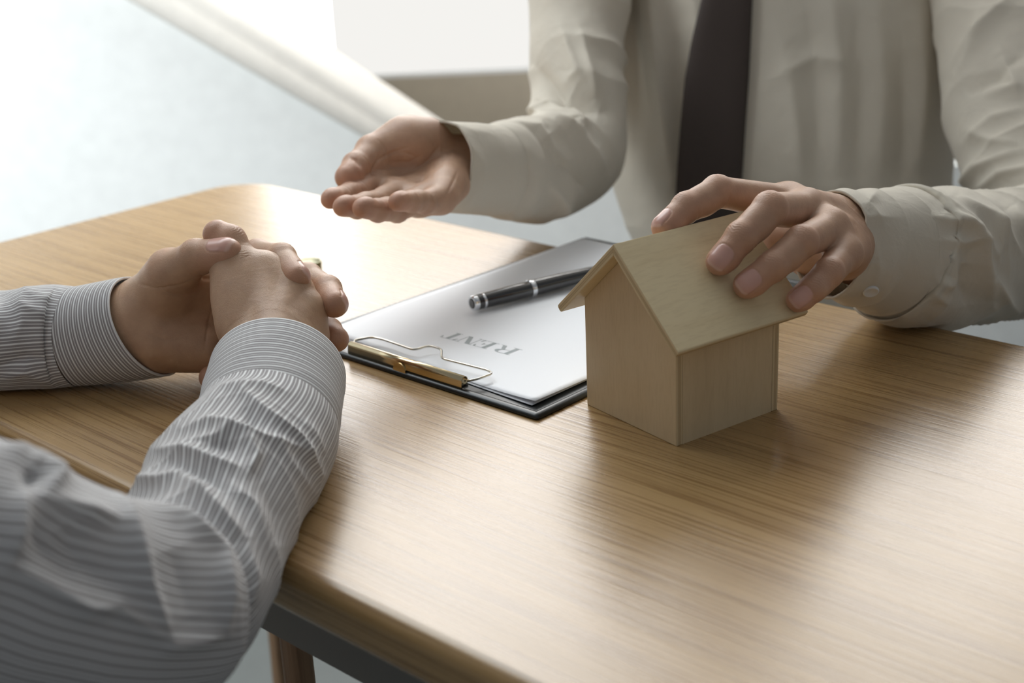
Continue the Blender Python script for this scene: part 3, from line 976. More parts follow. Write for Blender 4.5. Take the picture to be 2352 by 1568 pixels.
def cloth_tube(name, ctrl, mat, parent, nu=220, nv=200, ridges=(), noise=(), open_thick=0., table=None, ring_stripe=False, collar=None, shear=None, seed=0, vscale=None, hems=()):
    """ctrl rows: point(3), r_perp mm, r_depth mm.  ridges: (pixel polyline, amp mm, width px)"""
    C, S = catmull([list(p) + [ra, rb] for p, ra, rb in ctrl], nu)
    T = np.gradient(C[:, :3], axis=0); T /= np.linalg.norm(T, axis=1)[:, None]
    n0 = FW - T[0] * (FW @ T[0]); n0 /= np.linalg.norm(n0); Ns = [n0]
    for i in range(1, nu):
        n = Ns[-1] - T[i] * (Ns[-1] @ T[i]); Ns.append(n / np.linalg.norm(n))
    Ns = np.array(Ns); Bs = np.cross(T, Ns)
    th = np.linspace(0, 2 * math.pi, nv, endpoint=False)
    R_p = C[:, 3] * MM; R_d = C[:, 4] * MM
    V = C[:, None, :3] + Ns[:, None] * (np.cos(th)[None, :, None] * R_d[:, None, None]) + Bs[:, None] * (np.sin(th)[None, :, None] * R_p[:, None, None])
    V = V.reshape(-1, 3)
    if shear:
        r_ = V - np.repeat(C[:, :3], nv, axis=0)
        V = V + np.repeat(T, nv, axis=0) * ((shear[0] * (r_ @ -FW) + shear[1] * (r_ @ UP)) * (1 - np.repeat(S, nv) / S[-1]))[:, None]
    i, j = np.meshgrid(np.arange(nu - 1), np.arange(nv), indexing='ij'); j2 = (j + 1) % nv
    Q = np.stack([i * nv + j, i * nv + j2, (i + 1) * nv + j2, (i + 1) * nv + j], -1).reshape(-1, 4)
    Nn = vnormals(V, Q)
    cen = np.repeat(C[:, :3], nv, axis=0)
    if ((V - cen) * Nn).sum() < 0: Q = Q[:, ::-1].copy(); Nn = -Nn
    s = np.repeat(S, nv); thv = np.tile(th, nu)
    disp = np.zeros(len(V))
    # loose wrapping folds : (period m, amp mm, slant rad per turn, sharp)
    for (per, amp, slant, ws) in noise:
        w = wavy(V, 26, seed) * 1.3 + wavy(V, 60, seed + 1) * .45
        ph = s / per * 2 * math.pi + slant * np.sin(thv + ws) + w * 1.6
        rd = 1 - np.abs(np.sin(ph / 2)) ** .7
        env = .45 + .55 * np.clip(wavy(V, 30, seed + 2) + .3, 0, 1)
        disp += amp * MM * (rd * 1.6 - .6) * env
    pr = proj(V); px = pr[:, :2]
    tocam = CAM - V; tocam /= np.linalg.norm(tocam, axis=1)[:, None]
    face = np.clip((Nn * tocam).sum(1) * 2.5 + .25, 0, 1)
    for pts, amp, wd in ridges:
        P2 = np.array(pts, float)
        d, t = poly_dist(np.c_[px, np.zeros(len(px))], np.c_[P2, np.zeros(len(P2))])
        x = d / wd
        prof = .55 * np.exp(-(np.sqrt(x * x + .16) - .4) * 1.1) + .45 * np.exp(-(x / 2.6) ** 2)
        disp += face * .95 * amp * MM * prof * np.clip(np.sin(math.pi * np.clip(t, .04, .96)), 0, 1) ** .6
    fade = np.ones(len(V))
    if collar is not None:      # stay fitted at the cuff seam
        fade = np.clip(s / collar, 0, 1) ** .7
    V = V + Nn * (disp * fade)[:, None]
    if table is not None:       # cloth lying on the desk top
        b = V @ DY; a = V @ DX
        on = (b > B0 + .004) & (b < B1 - .004) & (a > A0) & (a < A1)
        z = V[:, 2]; lim = .0015
        zz = np.where(z < lim + .004, lim + .004 * np.exp((z - lim - .004) / .004), z)
        V[:, 2] = np.where(on, zz, z)
    Pn = vnormals(V, Q)
    # uv in metres: u along, v around
    Rm = (vscale or float(np.mean((R_p + R_d) / 2)))
    if ring_stripe: uv = np.stack([thv * Rm, s], 1)
    else: uv = np.stack([s, thv * Rm], 1)
    parts_q = [Q]
    if open_thick:
        In = V - Pn * open_thick
        k = len(V)
        V2 = np.vstack([V, In]); Q2 = np.vstack([Q, (Q + k)[:, ::-1]])
        for row in ([0] if collar is None else [0]):
            jj = np.arange(nv); j2 = (jj + 1) % nv
            Q2 = np.vstack([Q2, np.stack([jj + row * nv, jj + row * nv + k, j2 + row * nv + k, j2 + row * nv], 1)])
        r2 = (nu - 1) * nv; jj = np.arange(nv); j2 = (jj + 1) % nv
        Q2 = np.vstack([Q2, np.stack([jj + r2, j2 + r2, j2 + r2 + k, jj + r2 + k], 1)])
        uv = np.vstack([uv, uv]); V, Q = V2, Q2
    o = mesh_obj(name, V, Q, mat, parent, True, uv=uv)
    return o

def c3(r, u, t): return RT * r + UP * u - FW * t
def pm(a, b, ra, rb, k=11, flat=None): return (a, b, ra, rb, k) if flat is None else (a, b, ra, rb, k, flat)

# ================================================================== the man in the white shirt
MAN = empty('person', (0.30, 1.50, FZ))
tag(MAN, 'person in a white shirt and dark tie with one hand on the model house', 'person')

# ---- hand holding the roof (left hand, seen from its back)
nB = c3(-.15, .75, .65)
Wr = P(1985, 562, .955)
iM, mM, rM, pM = P(1812, 462, .912), P(1850, 478, .893), P(1905, 522, .880), P(1938, 583, .870)
tip_m = on_roof(1654, 600, .0084); tip_r = on_roof(1716, 654, .0082); tip_p = on_roof(1834, 688, .0074)
tip_i = P(1527, 522, proj(hloc(0, .045, HR))[0, 2] + .004)
def mix(a, b, t): return a * (1 - t) + b * t
PB = {}
dm, dr_, dp, di = (proj(q)[0, 2] for q in (tip_m, tip_r, tip_p, tip_i))
midJ = [mM, P(1768, 481, dm + .012), P(1703, 545, dm + .002), tip_m]
rinJ = [rM, P(1840, 557, dr_ + .010), P(1775, 612, dr_ + .001), tip_r]
pinJ = [pM, P(1903, 627, dp + .006), P(1868, 662, dp + .001), tip_p]
indJ = [iM, P(1648, 441, di + .018), P(1578, 477, di + .008), tip_i]
thbJ = [P(1900, 560, .945), P(1840, 572, .962), P(1795, 580, .964), P(1772, 596, .958)]
palmB = [pm(Wr, iM, 17, 10.5), pm(Wr, mM, 18, 10.8), pm(Wr, rM, 17, 10.4), pm(Wr, pM, 14, 10), pm(iM, mM, 9.5, 9.5, 6), pm(mM, rM, 9.3, 9.3, 6), pm(rM, pM, 9, 9, 6),
         pm(P(1965, 600, .950), P(1890, 560, .940), 15, 12), pm(P(1958, 600, .940), P(1940, 608, .912), 12, 10), pm(P(1880, 482, .905), P(1975, 515, .955), 9, 18, 12),
         pm(Wr, P(2110, 600, 1.00), 20, 27, 14)]
nn = c3(-.25, .15, 1)
handB = build_hand([
    dict(j=indJ, r=[10.4, 10.0, 9.2, 8.4], n=c3(-.5, .85, .2), nn=c3(-.9, .2, .5), k=9),
    dict(j=midJ, r=[10.8, 10.4, 9.5, 8.6], n=c3(-.25, .8, .6), nn=nn, k=8),
    dict(j=rinJ, r=[10.4, 9.9, 9.2, 8.4], n=c3(-.15, .7, .7), nn=nn, k=8),
    dict(j=pinJ, r=[9.6, 9.0, 8.2, 7.6], n=c3(.1, .6, .75), nn=c3(-.2, .05, 1), k=8),
    dict(j=thbJ, r=[13, 11, 10, 9], n=c3(.3, -.4, .2), nail=False, k=12)],
    palmB + [pm(P(1910, 545, .935), P(1785, 548, .948), 14, 13, 10), pm(P(1920, 570, .93), P(1850, 600, .950), 12, 10, 10)], creases=[([P(1860, 470, .88), P(1930, 500, .88), P(1990, 540, .9)], .5, 4)])

# ---- open hand (right hand, palm up)
W_ = P(1070, 385, 1.135)
iM, mM, rM, pM = P(868, 420, 1.082), P(912, 447, 1.068), P(962, 462, 1.058), P(1012, 458, 1.050)
nA = c3(.1, -.85, -.5)
tJ = [P(925, 322, 1.105), P(852, 350, 1.085), P(819, 382, 1.066), P(797, 407, 1.052)]
palmA = [pm(W_, iM, 16, 9.2), pm(W_, mM, 16, 9.2), pm(W_, rM, 16, 9.2), pm(W_, pM, 16, 9.6), pm(iM, mM, 8.6, 8.6, 8), pm(mM, rM, 8.6, 8.6, 8), pm(rM, pM, 8.6, 8.6, 8),
         pm(P(1050, 355, 1.130), P(940, 328, 1.100), 14, 17, 12), pm(P(940, 328, 1.095), P(868, 350, 1.088), 16, 11, 10),
         pm(P(985, 312, 1.11), P(930, 318, 1.10), 14, 13, 12),
         pm(P(1050, 400, 1.12), P(1015, 440, 1.060), 14, 11, 10), pm(P(1030, 395, 1.100), P(1022, 420, 1.072), 12, 11, 8),
         pm(W_, P(1180, 396, 1.19), 20, 27, 14)]
handA = build_hand([
    dict(j=[iM, P(822, 442, 1.053), P(786, 452, 1.034), P(758, 458, 1.018)], r=[9.6, 9.0, 8.0, 7.0], n=nA, nail=False, k=7),
    dict(j=[mM, P(862, 466, 1.040), P(820, 474, 1.020), P(787, 475, 1.004)], r=[9.8, 9.2, 8.3, 7.2], n=nA, nail=False, k=7),
    dict(j=[rM, P(912, 481, 1.030), P(868, 482, 1.008), P(832, 478, .994)], r=[9.6, 9.0, 8.2, 7.2], n=nA, nail=False, k=7),
    dict(j=[pM, P(975, 464, 1.028), P(945, 462, 1.012), P(913, 464, .998)], r=[9.2, 8.4, 7.6, 6.8], n=nA, nail=False, k=7),
    dict(j=tJ, r=[15, 11.6, 10.6, 9.4], n=c3(-.9, .5, -.2), nail=False, k=12)],
    palmA, creases=[
        ([P(870, 372, 1.07), P(905, 352, 1.07), P(940, 340, 1.07)], 0, 1),
        ([P(873, 360, 1.07), P(868, 385, 1.06), P(880, 400, 1.06), P(925, 392, 1.06), P(975, 365, 1.07), P(1000, 330, 1.09)], 1.3, 1.7),
        ([P(860, 392, 1.06), P(905, 388, 1.055), P(955, 395, 1.05), P(985, 375, 1.06)], 1.0, 1.4),
        ([P(905, 420, 1.05), P(945, 415, 1.045), P(985, 398, 1.05), P(1025, 360, 1.07)], 1.1, 1.6),
        ([P(888, 368, 1.06), P(915, 352, 1.06), P(940, 348, 1.06)], .7, 1.2),
        ([P(822, 362, 1.05), P(828, 374, 1.05), P(833, 388, 1.05)], .9, 1.2)],
    pxc=[([(872, 352), (868, 368), (876, 362), (905, 348), (938, 338)], .9, 3), ([(868, 366), (858, 385), (852, 402)], 1.2, 3.5), ([(878, 398), (910, 402), (950, 392), (985, 368), (1008, 335)], 1.3, 4),
         ([(858, 388), (890, 388), (905, 384)], .7, 2.5), ([(878, 405), (930, 410), (960, 405)], .8, 3), ([(925, 442), (965, 415), (1000, 382), (1035, 358)], 1.1, 4), ([(945, 430), (985, 400), (1020, 375)], .7, 3),
         ([(805, 362), (818, 368), (828, 384)], 1.0, 3), ([(905, 352), (930, 350), (960, 362)], .5, 3), ([(900, 372), (940, 372), (975, 352)], .5, 3), ([(1052, 392), (1040, 420), (1025, 450)], .5, 4)])

# ---- coarse body under the clothes, with neck and head
hip = np.array([.30, 1.56, -.27]); che = np.array([.29, 1.55, .12]); neck = np.array([.27, 1.53, .34]); head = np.array([.25, 1.47, .52])
shR, shL = np.array([.10, 1.56, .25]), np.array([.49, 1.55, .25])
elR, elL = P(1318, 400, 1.31), P(2480, 560, 1.20)
bf = Field((-.25, 1.0, -.50), (.75, 1.75, .68), .006)
bf.cone(hip, che, .13, .135, .06, ((0, 1, 0), 1.35)); bf.cone(che, neck - [0, 0, .10], .135, .11, .06, ((0, 1, 0), 1.35))
bf.cone(shR, shL, .055, .055, .05); bf.cone(neck - [0, 0, .08], neck + [0, 0, .06], .058, .055, .03)
bf.cone(shR, elR + [0, .0, .02], .043, .027, .02); bf.cone(shL, elL, .043, .030, .02)
bf.cone(elR + [0, .0, .02], P(1180, 396, 1.19), .027, .026, .01); bf.cone(elL, P(2110, 600, 1.0), .030, .027, .01)
bf.ellipsoid(head, [(.072, 0, 0), (0, .088, 0), (0, 0, .115)], .02)
bf.ellipsoid(head + [-.005, -.035, -.075], [(.045, 0, 0), (0, .05, 0), (0, 0, .04)], .03)
bf.cone(head + [-.012, -.085, .015], head + [-.012, -.103, -.018], .008, .013, .012)
for s in (-1, 1):
    bf.ellipsoid(head + [s * .074, .0, -.005], [(.008, 0, 0), (0, .016, 0), (0, 0, .03)], .008)
    bf.cone(head + [-.012 + s * .02, -.085, .028], head + [-.012 + s * .045, -.072, .028], .007, .006, .012)
    bf.cone(hip + [s * .09, 0, -.06], hip + [s * .12, -.28, -.10], .075, .06, .04)
bf.cone(head + [-.03, -.085, -.055], head + [.008, -.085, -.055], .006, .006, .006)
coarse = plain(bf, 2)
body_object('body', [coarse, handA, handB], M_SKIN1, MAN)
hf = Field(head - .16, head + .16, .006)
hf.ellipsoid(head + [0, .012, .022], [(.083, 0, 0), (0, .095, 0), (0, 0, .112)], .0)
hv, hq, _g = hf.mesh(); hv = relax(hv, hq, 2)
keepv = ~((hv[:, 1] < head[1] - .035) & (hv[:, 2] < head[2] + .055)) & (hv[:, 2] > head[2] - .07)
hq = hq[keepv[hq].all(1)]
mesh_obj('hair', hv, hq, M_HAIR, MAN, True)
tf = Field((-.05, 1.1, -.52), (.70, 1.78, -.10), .007)
tf.cone(hip + [0, 0, -.03], hip + [0, 0, .05], .150, .145, .03, ((0, 1, 0), 1.25))
for s in (-1, 1): tf.cone(hip + [s * .09, 0, -.06], hip + [s * .12, -.30, -.10], .092, .078, .04)
v_, q_, _ = tf.mesh(); mesh_obj('trousers', relax(v_, q_, 2), q_, M_TROUSER, MAN, True)

# ---- shirt body : vertical folds hanging from the chest
tor = [(P(1820, 760, 1.475), 158, 96), (P(1822, 560, 1.47), 164, 98), (P(1805, 420, 1.47), 176, 100), (P(1790, 250, 1.475), 184, 104), (P(1778, 60, 1.48), 188, 108), (P(1765, -150, 1.49), 190, 110), (P(1760, -380, 1.50), 182, 96), (P(1755, -520, 1.50), 120, 74), (P(1755, -600, 1.50), 66, 60)]
R_t = [([(1375, -60), (1385, 150), (1405, 330), (1440, 520)], 7, 13), ([(1490, -60), (1520, 200), (1545, 420)], 7, 14), ([(1430, -60), (1450, 120), (1462, 330)], -6, 20),
       ([(1560, -80), (1600, 30), (1612, 130)], 4, 14), ([(1468, 0), (1480, 150), (1500, 300)], 3, 10), ([(1540, 60), (1560, 250), (1565, 430)], -5, 18),
       ([(1800, 100), (1830, 300), (1840, 450)], 4, 22), ([(1905, -60), (1930, 180), (1925, 430)], 4, 26), ([(2010, -60), (2030, 200), (2020, 440)], 3, 24), ([(2110, 0), (2120, 200), (2110, 420)], 5, 22),
       ([(1860, 0), (1880, 250), (1880, 440)], -4, 30), ([(1970, 0), (1980, 250), (1975, 440)], -4, 30), ([(1780, 180), (1870, 130), (1960, 150)], 2.5, 14), ([(2070, 100), (2080, 300), (2070, 440)], -4, 24)]
SHIRT = cloth_tube('shirt', tor, M_SHIRT, MAN, nu=230, nv=330, ridges=[(p_, a_ * 1.7, w_ * .85) for p_, a_, w_ in R_t], noise=((.30, 1.2, 1.0, 0.),), seed=3)
def bvh_of(o):
    mw = o.matrix_world
    return BVHTree.FromPolygons([mw @ v.co for v in o.data.vertices], [tuple(p.vertices) for p in o.data.polygons])
bpy.context.view_layer.update()
tbv = bvh_of(SHIRT)
def front(x, y, back=0.):
    d = FW + RT * (x - 1176) / F - UP * (y - 784) / F
    h = tbv.ray_cast(Vector(CAM), Vector(d))[0]
    t = (np.array(h) - CAM) @ FW if h else 1.4
    return t
# ---- tie
L_ = [(1722, -560), (1728, -500), (1712, -400), (1685, -250), (1648, -120), (1612, 0), (1590, 90), (1574, 180), (1563, 290), (1555, 400), (1551, 470), (1553, 560), (1628, 640)]
R_ = [(1768, -560), (1764, -500), (1760, -400), (1750, -250), (1738, -120), (1727, 0), (1723, 90), (1719, 180), (1711, 290), (1704, 400), (1701, 470), (1699, 560), (1634, 640)]
def resample(pl, n):
    pl = np.array(pl, float); s = np.r_[0, np.cumsum(np.linalg.norm(np.diff(pl, axis=0), axis=1))]
    t = np.linspace(0, s[-1], n); return np.c_[np.interp(t, s, pl[:, 0]), np.interp(t, s, pl[:, 1])]
Ls, Rs = resample(L_, 90), resample(R_, 90); V = []; nw = 15
for i in range(90):
    dmin = min(front(*(Ls[i] * (1 - u) + Rs[i] * u)) for u in (0, .25, .5, .75, 1.))
    for j in range(nw):
        u = j / (nw - 1); q = Ls[i] * (1 - u) + Rs[i] * u
        V.append(P(q[0], q[1], dmin - .006 - .0035 * (1 - (2 * u - 1) ** 4)))
V = np.array(V); dd = proj(V)[:, 2].reshape(90, nw)
ker = np.ones(9) / 9
for j in range(nw):
    s = np.convolve(np.pad(dd[:, j], 4, 'edge'), ker, 'valid')
    for i in range(90): V[i * nw + j] += FW * (s[i] - dd[i, j])
i, j = np.meshgrid(np.arange(89), np.arange(nw - 1), indexing='ij')
Q = np.stack([i * nw + j, i * nw + j + 1, (i + 1) * nw + j + 1, (i + 1) * nw + j], -1).reshape(-1, 4)
tie = mesh_obj('tie', V, Q, M_TIE, MAN, True)
md = tie.modifiers.new('solid', 'SOLIDIFY'); md.thickness = .003; md.offset = 0
tie['label'] = 'dark brown tie'
# placket edge of the shirt next to the tie
# ---- right sleeve (open hand)
rc0, rc1 = P(1010, 382, 1.105), P(1140, 392, 1.16)
cuffA = cloth_tube('cuff', [(rc0, 36, 33), (mix(rc0, rc1, .5), 37, 33.5), (rc1, 38, 34)], M_SHIRT, SHIRT, nu=50, nv=160, open_thick=.0016, ridges=[([(1050, 300), (1110, 380), (1100, 470)], 2.2, 9), ([(1030, 285), (1080, 300), (1130, 310)], 2, 8), ([(1095, 420), (1080, 460), (1050, 490)], 2, 8)], noise=((.05, .5, .4, 1.),), seed=1)
sl = [(P(1131, 392, 1.1565), 36.6, 32.6), (P(1150, 392, 1.167), 39.6, 35.6), (P(1165, 392, 1.185), 43, 38), (P(1225, 392, 1.23), 46, 42), (P(1285, 375, 1.28), 48, 46), (P(1325, 330, 1.315), 50, 46), (P(1330, 240, 1.34), 48, 46), (P(1325, 100, 1.375), 47, 48), (P(1350, -120, 1.42), 52, 55), (P(1410, -330, 1.47), 58, 60)]
R_s = [([(1240, 225), (1310, 262), (1335, 285), (1300, 290)], 5, 9), ([(1195, 235), (1270, 285), (1340, 320)], 6, 8), ([(1160, 275), (1230, 300), (1300, 370), (1330, 440)], 6, 9),
       ([(1300, 300), (1360, 350), (1390, 400)], 4, 9), ([(1290, 60), (1310, 130), (1325, 170), (1300, 185)], 4, 9), ([(1140, 290), (1190, 330), (1245, 380)], 5, 9),
       ([(1225, 150), (1300, 235), (1385, 255)], -6, 12), ([(1250, 310), (1300, 380), (1350, 440)], -6, 10), ([(1190, 350), (1225, 410), (1215, 480)], 6, 10),
       ([(1090, 300), (1150, 330), (1180, 400), (1180, 490)], 3, 9), ([(1260, 420), (1290, 460), (1300, 500)], 4, 9), ([(1130, 420), (1170, 460), (1180, 500)], 4, 9), ([(1330, 60), (1352, 160), (1370, 230)], 4, 10)]
cloth_tube('sleeve', sl, M_SHIRT, SHIRT, nu=300, nv=240, ridges=[(p_, a_ * 2.0, w_) for p_, a_, w_ in R_s], noise=((.075, 3.2, 1.5, .6),), collar=.05, seed=2)
# ---- left sleeve (hand on the house)
lc0, lc1 = P(1906, 558, .928), P(2040, 580, .975)
R_c = [([(2020, 430), (1990, 470), (2030, 520)], 1.5, 8), ([(2070, 560), (2040, 640), (2010, 700)], 1.6, 9), ([(2010, 560), (2018, 620), (2000, 690)], 1.3, 8), ([(1930, 455), (1990, 500), (2060, 500)], 1.2, 9)]
CUFL = cloth_tube('cuff', [(lc0, 36, 29), (mix(lc0, lc1, .5), 40, 34), (lc1, 45, 40)], M_SHIRT, SHIRT, nu=90, nv=260, open_thick=.0018, ridges=[(p_, a_ * 1.6, w_) for p_, a_, w_ in R_c], noise=((.035, 1.8, .8, .4),), seed=4)
R_l = [([(2055, 430), (2100, 480), (2150, 500), (2225, 530)], 7, 7), ([(2170, 495), (2210, 520), (2245, 560), (2262, 620), (2275, 700)], 8, 9), ([(2115, 545), (2130, 600), (2155, 650), (2190, 655)], 6, 8),
       ([(2150, 545), (2200, 560), (2240, 555)], 4, 7), ([(2165, 660), (2190, 640), (2180, 570)], 4, 8), ([(2155, 450), (2220, 510), (2290, 600)], 5, 8), ([(2190, 445), (2270, 500), (2352, 590)], 6, 9),
       ([(2275, 630), (2300, 680), (2340, 715)], 6, 8), ([(2280, 490), (2290, 560), (2285, 600)], 3, 6), ([(2120, 640), (2150, 680), (2165, 690), (2130, 740)], 5, 9), ([(2140, 520), (2120, 545), (2115, 570)], -5, 7),
       ([(2220, 600), (2215, 650), (2230, 710)], -5, 14), ([(2320, 470), (2352, 520), (2400, 560)], 5, 8)]
sl = [(P(2035, 579.5, .9725), 43.6, 38.6), (P(2058, 584, .981), 47.8, 43), (P(2075, 590, .987), 51, 44), (P(2150, 595, 1.015), 52, 46), (P(2250, 590, 1.06), 49, 46), (P(2370, 570, 1.12), 50, 48), (P(2460, 520, 1.19), 52, 48), (P(2480, 400, 1.25), 54, 48)]
cloth_tube('sleeve', sl, M_SHIRT, SHIRT, nu=260, nv=300, ridges=[(p_, a_ * 1.25, w_) for p_, a_, w_ in R_l], noise=((.06, 3.6, 1.2, 2.2),), collar=.03, table=True, seed=5)
R_u = [([(2180, 160), (2260, 60), (2330, -20)], 5, 10), ([(2300, 120), (2330, 200), (2250, 215)], 5, 10), ([(2210, 330), (2280, 270), (2352, 250)], 4, 9), ([(2200, 435), (2250, 385), (2352, 345)], 6, 9),
       ([(2240, 440), (2300, 400), (2380, 380)], 5, 7), ([(2210, 220), (2290, 180), (2352, 120)], -5, 14), ([(2220, 300), (2290, 330), (2340, 330)], 4, 10), ([(2260, 0), (2240, 100), (2190, 200)], 4, 12)]
ua = [(P(2470, 520, 1.20), 52, 50), (P(2392, 400, 1.26), 64, 56), (P(2335, 250, 1.31), 66, 60), (P(2300, 60, 1.37), 64, 60), (P(2260, -150, 1.43), 66, 62), (P(2200, -330, 1.48), 64, 60)]
cloth_tube('sleeve', ua, M_SHIRT, SHIRT, nu=240, nv=240, ridges=[(p_, a_ * 1.5, w_) for p_, a_, w_ in R_u], noise=((.09, 3.0, 1.4, .2),), seed=0)
# cuff button
bpy.context.view_layer.update()
cbv = bvh_of(CUFL); dv = FW + RT * (2000 - 1176) / F - UP * (668 - 784) / F
hp, hn, _, _ = cbv.ray_cast(Vector(CAM), Vector(dv))
if hp is not None:
    hp, hn = np.array(hp), np.array(hn)
    if hn @ dv > 0: hn = -hn
    sx = np.cross(hn, [0, 0, 1]); sx /= np.linalg.norm(sx)
    lathe('button', [(-.0004, .0052), (.0008, .0054), (.0016, .0050), (.0017, .0042), (.0010, .0034), (.0010, .0005)], M_CEIL, SHIRT, hp, hn, sx, np.cross(hn, sx), 28)

# ================================================================== the client in the striped shirt
CLI = empty('person', (-.47, .40, FZ))
tag(CLI, 'person in a grey and white striped shirt with clasped hands on the desk', 'person')
# ---- right hand, seen from its back
Wr = P(632, 838, .868)
mix = lambda a, b, t: a * (1 - t) + b * t
iM, mM, rM, pM = P(606, 632, .903), P(668, 668, .897), P(700, 718, .893), P(706, 775, .890)
tM, tI, tT = P(533, 612, .899), P(527, 555, .905), P(499, 538, .906)
rp = [pm(Wr, iM, 19, 11.5, 14), pm(Wr, mM, 19.5, 11.5, 14), pm(Wr, rM, 19, 11, 14), pm(Wr, pM, 18, 10.8, 14), pm(iM, mM, 10, 10, 8), pm(mM, rM, 9.6, 9.6, 8), pm(rM, pM, 9.4, 9.4, 8),
      pm(P(590, 800, .875), tM, 17, 11.5, 14), pm(P(560, 700, .892), iM, 13, 11, 14), pm(tM, iM, 6.5, 8, 8), pm(Wr, P(600, 960, .815), 24, 26, 14),
      pm(P(560, 760, .885), P(548, 650, .897), 13, 12, 12)]
handR = build_hand([
    dict(j=[P(560, 740, .885), tM, tI, tT], r=[14, 10.2, 10.6, 9.4], n=c3(.35, 1, .25), nn=c3(-.2, .85, -.55), k=12),
    dict(j=[iM, P(618, 640, .945), P(560, 665, .965), P(520, 690, .970)], r=[10.6, 9.6, 8.8, 7.8], n=c3(.5, .8, -.2), nail=False, k=9),
    dict(j=[mM, P(690, 690, .942), P(620, 730, .972), P(560, 750, .978)], r=[10.6, 9.8, 8.8, 7.8], n=c3(.8, .4, -.2), nail=False, k=9),
    dict(j=[rM, P(700, 760, .938), P(630, 800, .965), P(560, 820, .970)], r=[10.2, 9.4, 8.6, 7.6], n=c3(.8, .2, -.3), nail=False, k=9),
    dict(j=[pM, P(668, 838, .918), P(580, 866, .935), P(484, 867, .938)], r=[9.8, 9, 8.6, 8.0], n=c3(.3, -.8, -.2), nail=False, k=9)],
    rp + [pm(P(618, 790, .848), q + c3(.25, .35, .55) * .0072, 6, 7.6, 6) for q, c in ((iM, 0), (mM, 0), (rM, 0))], kpalm=.012, creases=[([P(575, 640, .90), P(620, 690, .89), P(650, 730, .885)], .9, 5), ([P(650, 690, .89), P(665, 740, .885), P(668, 790, .88)], .8, 5)])
# ---- left hand, palm towards the right hand
Wl = P(318, 752, .955)
iM, mM, rM, pM = P(500, 650, .957), P(530, 705, .965), P(535, 762, .967), P(520, 812, .960)
lp_ = [pm(Wl, iM, 21, 12, 14), pm(Wl, mM, 22, 12, 14), pm(Wl, rM, 22, 12, 14), pm(Wl, pM, 21, 13, 14), pm(iM, mM, 11, 11, 10), pm(mM, rM, 11, 11, 10), pm(rM, pM, 11, 11, 10),
       pm(P(338, 700, .95), P(400, 640, .935), 17, 15, 14), pm(P(400, 640, .935), P(480, 660, .95), 13, 12, 14), pm(Wl, P(190, 775, .965), 25, 27, 14),
       pm(P(370, 790, .945), P(480, 800, .945), 18, 14, 14)]
handL = build_hand([
    dict(j=[P(360, 690, .945), P(392, 625, .922), P(452, 592, .905), P(521, 581, .893)], r=[17, 13.6, 11.6, 10.2], n=c3(-.1, .9, .35), nn=c3(-.25, .8, .6), k=14),
    dict(j=[iM, P(590, 586, .935), P(646, 594, .912), P(682, 636, .890)], r=[11, 10.2, 9.6, 8.8], n=c3(.45, .9, -.1), nn=c3(.85, .45, -.1), k=9),
    dict(j=[mM, P(706, 640, .930), P(750, 667, .912), P(769, 698, .893)], r=[11, 10.2, 9.5, 8.8], n=c3(.7, .7, -.1), nn=c3(.95, .2, -.1), k=9),
    dict(j=[rM, P(725, 740, .935), P(752, 762, .918), P(772, 779, .903)], r=[11, 9.8, 9.2, 8.4], n=c3(.8, .5, -.2), nail=False, k=9),
    dict(j=[pM, P(690, 820, .925), P(725, 838, .905), P(735, 850, .893)], r=[10, 8.8, 8, 7], n=c3(.8, -.2, -.2), nail=False, k=9)],
    lp_, kpalm=.012, creases=[([P(430, 640, .93), P(440, 670, .94), P(425, 720, .94), P(385, 780, .94)], 1.2, 3), ([P(500, 660, .94), P(490, 720, .94), P(470, 800, .94)], .8, 2),
                              ([P(345, 660, .94), P(400, 665, .935), P(440, 650, .93)], .5, 1.3)],
    pxc=[([(320, 652), (360, 662), (410, 655), (450, 640)], .5, 3), ([(470, 800), (478, 740), (490, 700)], .6, 3), ([(330, 762), (380, 780), (440, 770)], .5, 5), ([(452, 625), (470, 640), (490, 638)], .8, 4)])
# ---- coarse body
hip = np.array([-.60, .28, -.28]); che = np.array([-.54, .34, .08]); neck = np.array([-.50, .38, .32]); head = np.array([-.47, .42, .50])
shR, shL = np.array([-.36, .33, .20]), np.array([-.66, .55, .20])
elR, elL = P(400, 1385, .66), P(-350, 820, .99)
bf = Field((-.95, .05, -.50), (.0, 1.02, .66), .006)
bf.cone(hip, che, .125, .13, .06); bf.cone(che, neck - [0, 0, .10], .125, .10, .06)
bf.cone(shR, shL, .055, .055, .05); bf.cone(neck - [0, 0, .08], neck + [0, 0, .06], .055, .052, .03)
bf.cone(shR, elR, .040, .026, .02); bf.cone(shL, elL, .043, .030, .02)
bf.cone(elR, P(600, 960, .815), .026, .026, .01); bf.cone(elL, P(190, 775, .965), .034, .026, .02)
bf.ellipsoid(head, [(.074, 0, 0), (0, .084, 0), (0, 0, .112)], .02)
fd = DY
bf.ellipsoid(head + fd * .035 + [0, 0, -.072], [(.045, 0, 0), (0, .045, 0), (0, 0, .038)], .03)
bf.cone(head + fd * .082 + [0, 0, .015], head + fd * .100 + [0, 0, -.018], .008, .013, .012)
for s in (-1, 1):
    bf.ellipsoid(head + DX * s * .076 + [0, 0, -.005], [DX * .008, DY * .016, (0, 0, .03)], .008)
    bf.cone(head + DX * s * .02 + fd * .082 + [0, 0, .028], head + DX * s * .045 + fd * .068 + [0, 0, .028], .007, .006, .012)
bf.cone(head + DX * -.018 + fd * .084 + [0, 0, -.055], head + DX * .018 + fd * .084 + [0, 0, -.055], .006, .006, .006)
coarse = plain(bf, 2)
body_object('body', [coarse, handL, handR], M_SKIN2, CLI)
hf = Field(head - .16, head + .16, .006)
